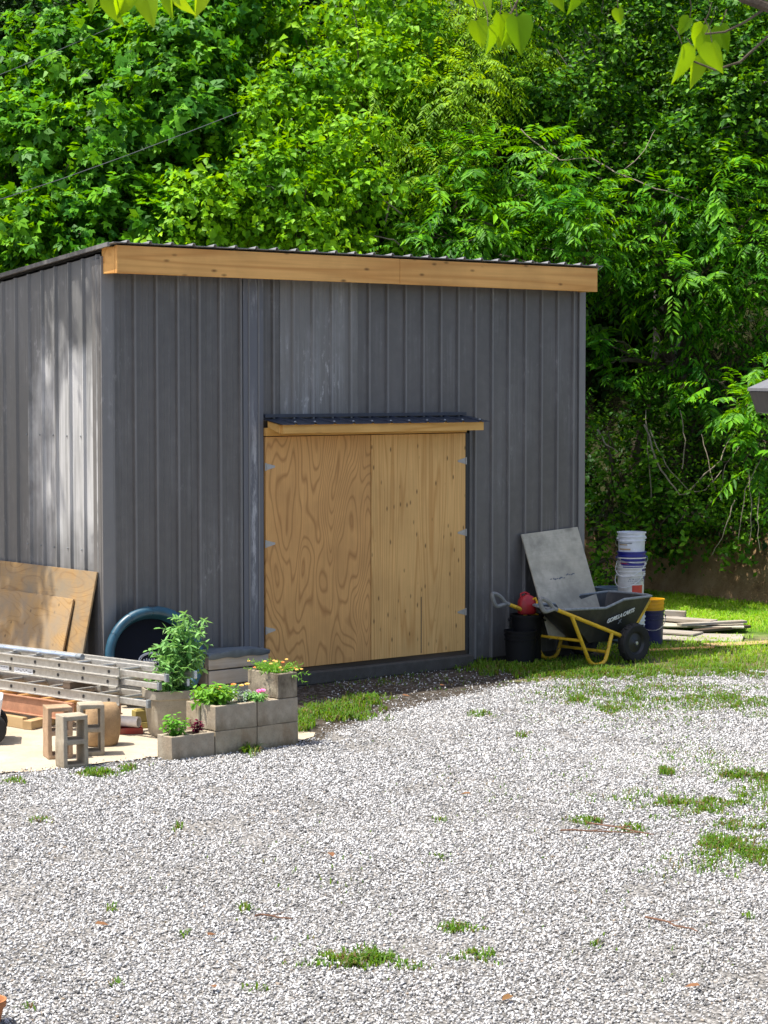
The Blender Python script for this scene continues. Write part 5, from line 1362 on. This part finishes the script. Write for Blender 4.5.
b3 = bucket('white bucket just below the blue one in the tall stack', st + Vector((.0, .003, .622)), M['bucket_warm'], group=g_, hm='bucket_white', swing=-.66, ha=PI*.84)
bucket('deep blue bucket in the tall stack', st + Vector((.002, 0, .682)), M['bucket_blue'], group=g_, swing=-.2, ha=PI*1.05, rt=.153)
b5 = bucket('topmost white bucket of the tall stack', st + Vector((0, 0, .885)), M['bucket_white'], group=g_, swing=-2.6, ha=PI*1.1)
# red label on the white bucket: a curved patch with white lettering
def label():
    b = MB(); a0, a1 = -PI/2 - .02, -PI/2 + .92; n = 10; z0, z1 = .065, .185
    def rr(z): return .131 + .013*z/.37 + .0012
    vs = []
    for q in range(n + 1):
        a = a0 + (a1-a0)*q/n
        for z in (z0, z1): vs.append((rr(z)*math.cos(a), rr(z)*math.sin(a), z))
        for z in (z0, z1): vs.append(((rr(z)-.002)*math.cos(a), (rr(z)-.002)*math.sin(a), z))
    fs = []
    for q in range(n):
        i = q*4; fs += [(i, i+4, i+5, i+1), (i+2, i+3, i+7, i+6), (i+1, i+5, i+7, i+3), (i, i+2, i+6, i+4)]
    b.add(vs, fs); o = b.build('label', M['redlabel'], b2)
    b = MB()
    def bar(aa, ab, za, zb, zc=None, zd=None):
        r_ = .1345; zc = za if zc is None else zc; zd = zb if zd is None else zd
        P = [(r_*math.cos(aa), r_*math.sin(aa), za), (r_*math.cos(ab), r_*math.sin(ab), zc), (r_*math.cos(ab), r_*math.sin(ab), zd), (r_*math.cos(aa), r_*math.sin(aa), zb)]
        b.hexa([Vector(p) * 1.0 for p in P] + [Vector((p[0]*1.006, p[1]*1.006, p[2])) for p in P])
    r = random.Random(3)
    for row, (za, hgt) in enumerate(((.072, .024), (.145, .020))):
        a = a0 + .06
        while a < a1 - .1: wq = r.uniform(.03, .07); bar(a, a + wq, za, za + hgt); a += wq + .05
    bar(a0 + .10, a0 + .5, .108, .118, .125, .135); bar(a0 + .5, a1 - .1, .123, .133, .110, .120)
    b.build('label_print', M['label_white'], o)
label()
def print_marks(b_, m, rows, seed):
    r = random.Random(seed); q = MB()
    for (z, hgt, a0, a1, solid) in rows:
        a = a0
        while a < a1:
            wq = (a1 - a0) / 6 if solid else r.uniform(.03, .09); R0 = .131 + .013*z/.37 + .0008
            P = [(R0*math.cos(x), R0*math.sin(x), zz) for x, zz in ((a, z), (a + wq, z), (a + wq, z + hgt), (a, z + hgt))]
            q.hexa([Vector(p) for p in P] + [Vector((p[0]*1.006, p[1]*1.006, p[2])) for p in P]); a += wq if solid else wq + r.uniform(.03, .07)
    q.build('print', m, b_)
print_marks(b3, M['redlabel'], ((.300, .016, -2.6, -1.0, False), (.318, .012, -2.4, -1.2, False)), 2)
print_marks(b2, M['rim_grey'], ((.225, .010, -1.9, -.6, False), (.245, .010, -1.8, -.5, False), (.205, .008, -1.7, -.9, False)), 5)
print_marks(b5, M['timber_tan'], ((.235, .012, -2.75, -2.0, True), (.185, .016, -2.75, -1.9, True)), 4)
print_marks(b5, M['rim_grey'], ((.252, .010, -2.75, -1.8, True),), 4)
p = gp(652, 646)
bucket('navy bucket beside the wheel of the wheelbarrow', (p.x + .0, p.y + .15, .006), M['bucket_navy'], group='nested navy and yellow buckets', swing=-.7, ha=PI)
bucket('yellow bucket nested in the navy one beside the wheelbarrow', (p.x + .0, p.y + .15, .126), M['bucket_yellow'], group='nested navy and yellow buckets', handle=False)
p = gp(521, 667)
bucket('black bucket in the shade under the wheelbarrow handles', (p.x, p.y + .12, .006), M['bucket_black'], rt=.165, rb=.14, h=.35, handle=False)
def bin_(name, label, loc, rt, rb, h, m):
    root = thing(name, label, 'bin', loc)
    b = MB(); b.lathe([(0,0),(rb,0),(rb+.004,.01),(rt-.012,h-.03),(rt+.008,h-.028),(rt+.008,h),(rt-.014,h),(rb-.008,.016),(0,.014)], 32); b.build('body', m, root, smooth=True, ang=40)
    b = MB()
    for s in (-1, 1): b.tube([(s*(rt-.01), -.05, h-.05), (s*(rt+.02), -.05, h-.06), (s*(rt+.02), .05, h-.06), (s*(rt-.01), .05, h-.05)], .008, 8)
    b.build('handle', m, root, smooth=True)
bin_('plastic_bin', 'slate-grey plastic bin between the leaning board and the bucket stack', (2.44, 23.52, .006), .165, .14, .62, M['bin_grey'])
bin_('plastic_bin', 'black bin against the shed wall carrying the red fuel can', (1.44, 21.98, .006), .165, .14, .49, M['bucket_black'])
def can():
    root = thing('fuel_can', 'red fuel can with a yellow spout beside the leaning grey board', 'fuel can', (1.44, 21.97, .497), .3); root.scale = (.8, .8, .76)
    b = MB(); vs = []; n = 20
    rows = [(0,.10,.07),(.02,.115,.085),(.12,.12,.09),(.19,.11,.082),(.235,.075,.06),(.255,.03,.03),(.262,.028,.028)]
    for (z, a, c) in rows:
        for j in range(n):
            w_ = 2*PI*j/n; k = (abs(math.cos(w_))**3 + abs(math.sin(w_))**3) ** (-1/3); vs.append((a*k*math.cos(w_), c*k*math.sin(w_), z))
    fs = [(i*n+j, i*n+(j+1)%n, (i+1)*n+(j+1)%n, (i+1)*n+j) for i in range(len(rows)-1) for j in range(n)] + [tuple(range(n-1,-1,-1)), tuple((len(rows)-1)*n+j for j in range(n))]
    b.add(vs, fs); b.build('body', M['red'], root, smooth=True, ang=50)
    b = MB(); b.tube([(-.08,0,.20),(-.085,0,.27),(-.03,0,.29),(.03,0,.26)], .013, 8); b.build('handle', M['red'], root, smooth=True)
    b = MB(); b.tube([(.05,-.05,.19),(.085,-.08,.215),(.10,-.09,.17),(.10,-.092,.11)], [.02,.017,.014,.012], 10); b.build('spout', M['bucket_yellow'], root, smooth=True)
can()

# ------------------------------------------------------------------ boards lying on the grass
BD = [ # label, px, py, z, (length, width, thick), yaw deg, material
 ('wide grey sheet lowest in the board pile', 690, 640, .012, (1.15, .62, .014), -12, 'timber_old'),
 ('greyish board near the buckets at the left of the board pile', 668, 637, .036, (.72, .30, .02), -30, 'timber_old'),
 ('long plank slanting down toward the front of the board pile', 672, 629, .085, (1.1, .16, .04), -38, 'timber_old'),
 ('broad pale sheet on top of the board pile', 697, 631, .050, (1.05, .50, .018), -8, 'board_grey'),
 ('narrow dark-edged plank at the right front of the board pile', 712, 633, .086, (.82, .12, .03), 18, 'timber_old'),
 ('short dark-ended plank at the far right of the board pile', 722, 634, .035, (.75, .11, .03), 30, 'timber_dark'),
 ('thick squared timber offcut upright behind the board pile', 675, 628, .0, (.24, .09, .19), -20, 'timber_old'),
 ('flat offcut on the grass behind the board pile', 692, 624, .0, (.5, .2, .03), -25, 'timber_old')]
for q, (lb, px, py, z, s, yw, m) in enumerate(BD):
    p = gp(px, py); b = MB(); b.box((0, 0, s[2]/2), s); o = b.build('loose_board', M[m], None, bevel=.003, seg=1)
    o.location = (p.x, p.y, .012 + z); o.rotation_euler = (R_(random.Random(q).uniform(-1, 1)), R_(random.Random(q+9).uniform(-1.2, 1.2)), R_(yw)); tag(o, lb, 'board', 'loose boards beside the shed')
for (lb, pa, pb, wd, m) in (('yellowish plywood strip lying on the grass from the navy bucket', (648, 653), (712, 650), .10, 'ply_b'), ('long tan plywood strip running off the right edge of the grass', (704, 648), (800, 644), .24, 'timber_tan')):
    a, c = gp(*pa), gp(*pb); L_ = (c - a).length; b = MB(); b.box((L_/2, 0, .010), (L_, wd, .014)); o = b.build('plywood_strip', M[m], None, bevel=.002, seg=1)
    o.location = (a.x, a.y, .02); o.rotation_euler = (0, 0, math.atan2(c.y-a.y, c.x-a.x)); tag(o, lb, 'plywood strip', 'plywood strips on the grass')

# ------------------------------------------------------------------ small things on the gravel
tp = thing('terracotta_pot', 'terracotta pot just entering the bottom left corner on the gravel', 'pot', gp(-13, 1028) + Vector((0, 0, .012)))
b = MB(); b.lathe([(0,0),(.055,0),(.075,.085),(.084,.085),(.086,.115),(.076,.115),(.068,.08),(.05,.012),(0,.012)], 28); b.build('body', M['terracotta'], tp, smooth=True, ang=40)
b = MB(); b.lathe([(0,.095),(.07,.095),(.068,.085)], 20); b.build('soil', M['soil'], tp)
TW = [((560,836),(640,838),'long thin twig lying on the gravel at the right'), ((590,828),(655,842),'forked brown twig beside the weeds at the right'), ((252,922),(296,924),'short brown twig on the gravel near the lower left'), ((645,925),(700,938),'curved twig on the gravel at the lower right')]
for q, (a, c, lb) in enumerate(TW):
    r = random.Random(q + 50); A_, C_ = gp(*a), gp(*c); P = [A_.lerp(C_, f/5) + Vector((r.uniform(-.02,.02), r.uniform(-.03,.03), .036 + r.uniform(-.004,.006))) for f in range(6)]
    b = MB(); b.tube(P, [.006,.0055,.005,.0045,.004,.003], 6); b.tube([P[2], P[2].lerp(P[4], .5) + Vector((.02, .07, .01))], [.004, .002], 5)
    o = b.build('twig', M['twig'], None, smooth=True); tag(o, lb, 'twig', 'twigs on the gravel')
# a few fallen leaves
rl = np.random.default_rng(4); lm = leaf_mat('dry_leaf', [(.10, .045, .02), (.2, .1, .04), (.14, .07, .04)], .1, clump=0)
for q, (px, py) in enumerate(((95, 932), (208, 944), (215, 997), (700, 995), (512, 1005), (330, 860), (402, 700), (440, 690), (350, 690), (470, 800))):
    p = gp(px, py); Vv, Fs = leaf_arrays(np.array([[0, 0, .0]]), np.array([[math.cos(q), math.sin(q), .1]]), np.array([[.1, -.2, 1.]]), np.array([.07]), np.array([.04]), 'broad', .25)
    o = np_mesh('fallen_leaf', Vv, Fs, lm); o.location = p + Vector((0, 0, .045)); tag(o, 'curled brown dead leaf lying on the gravel', 'leaf', 'dead leaves on the gravel')
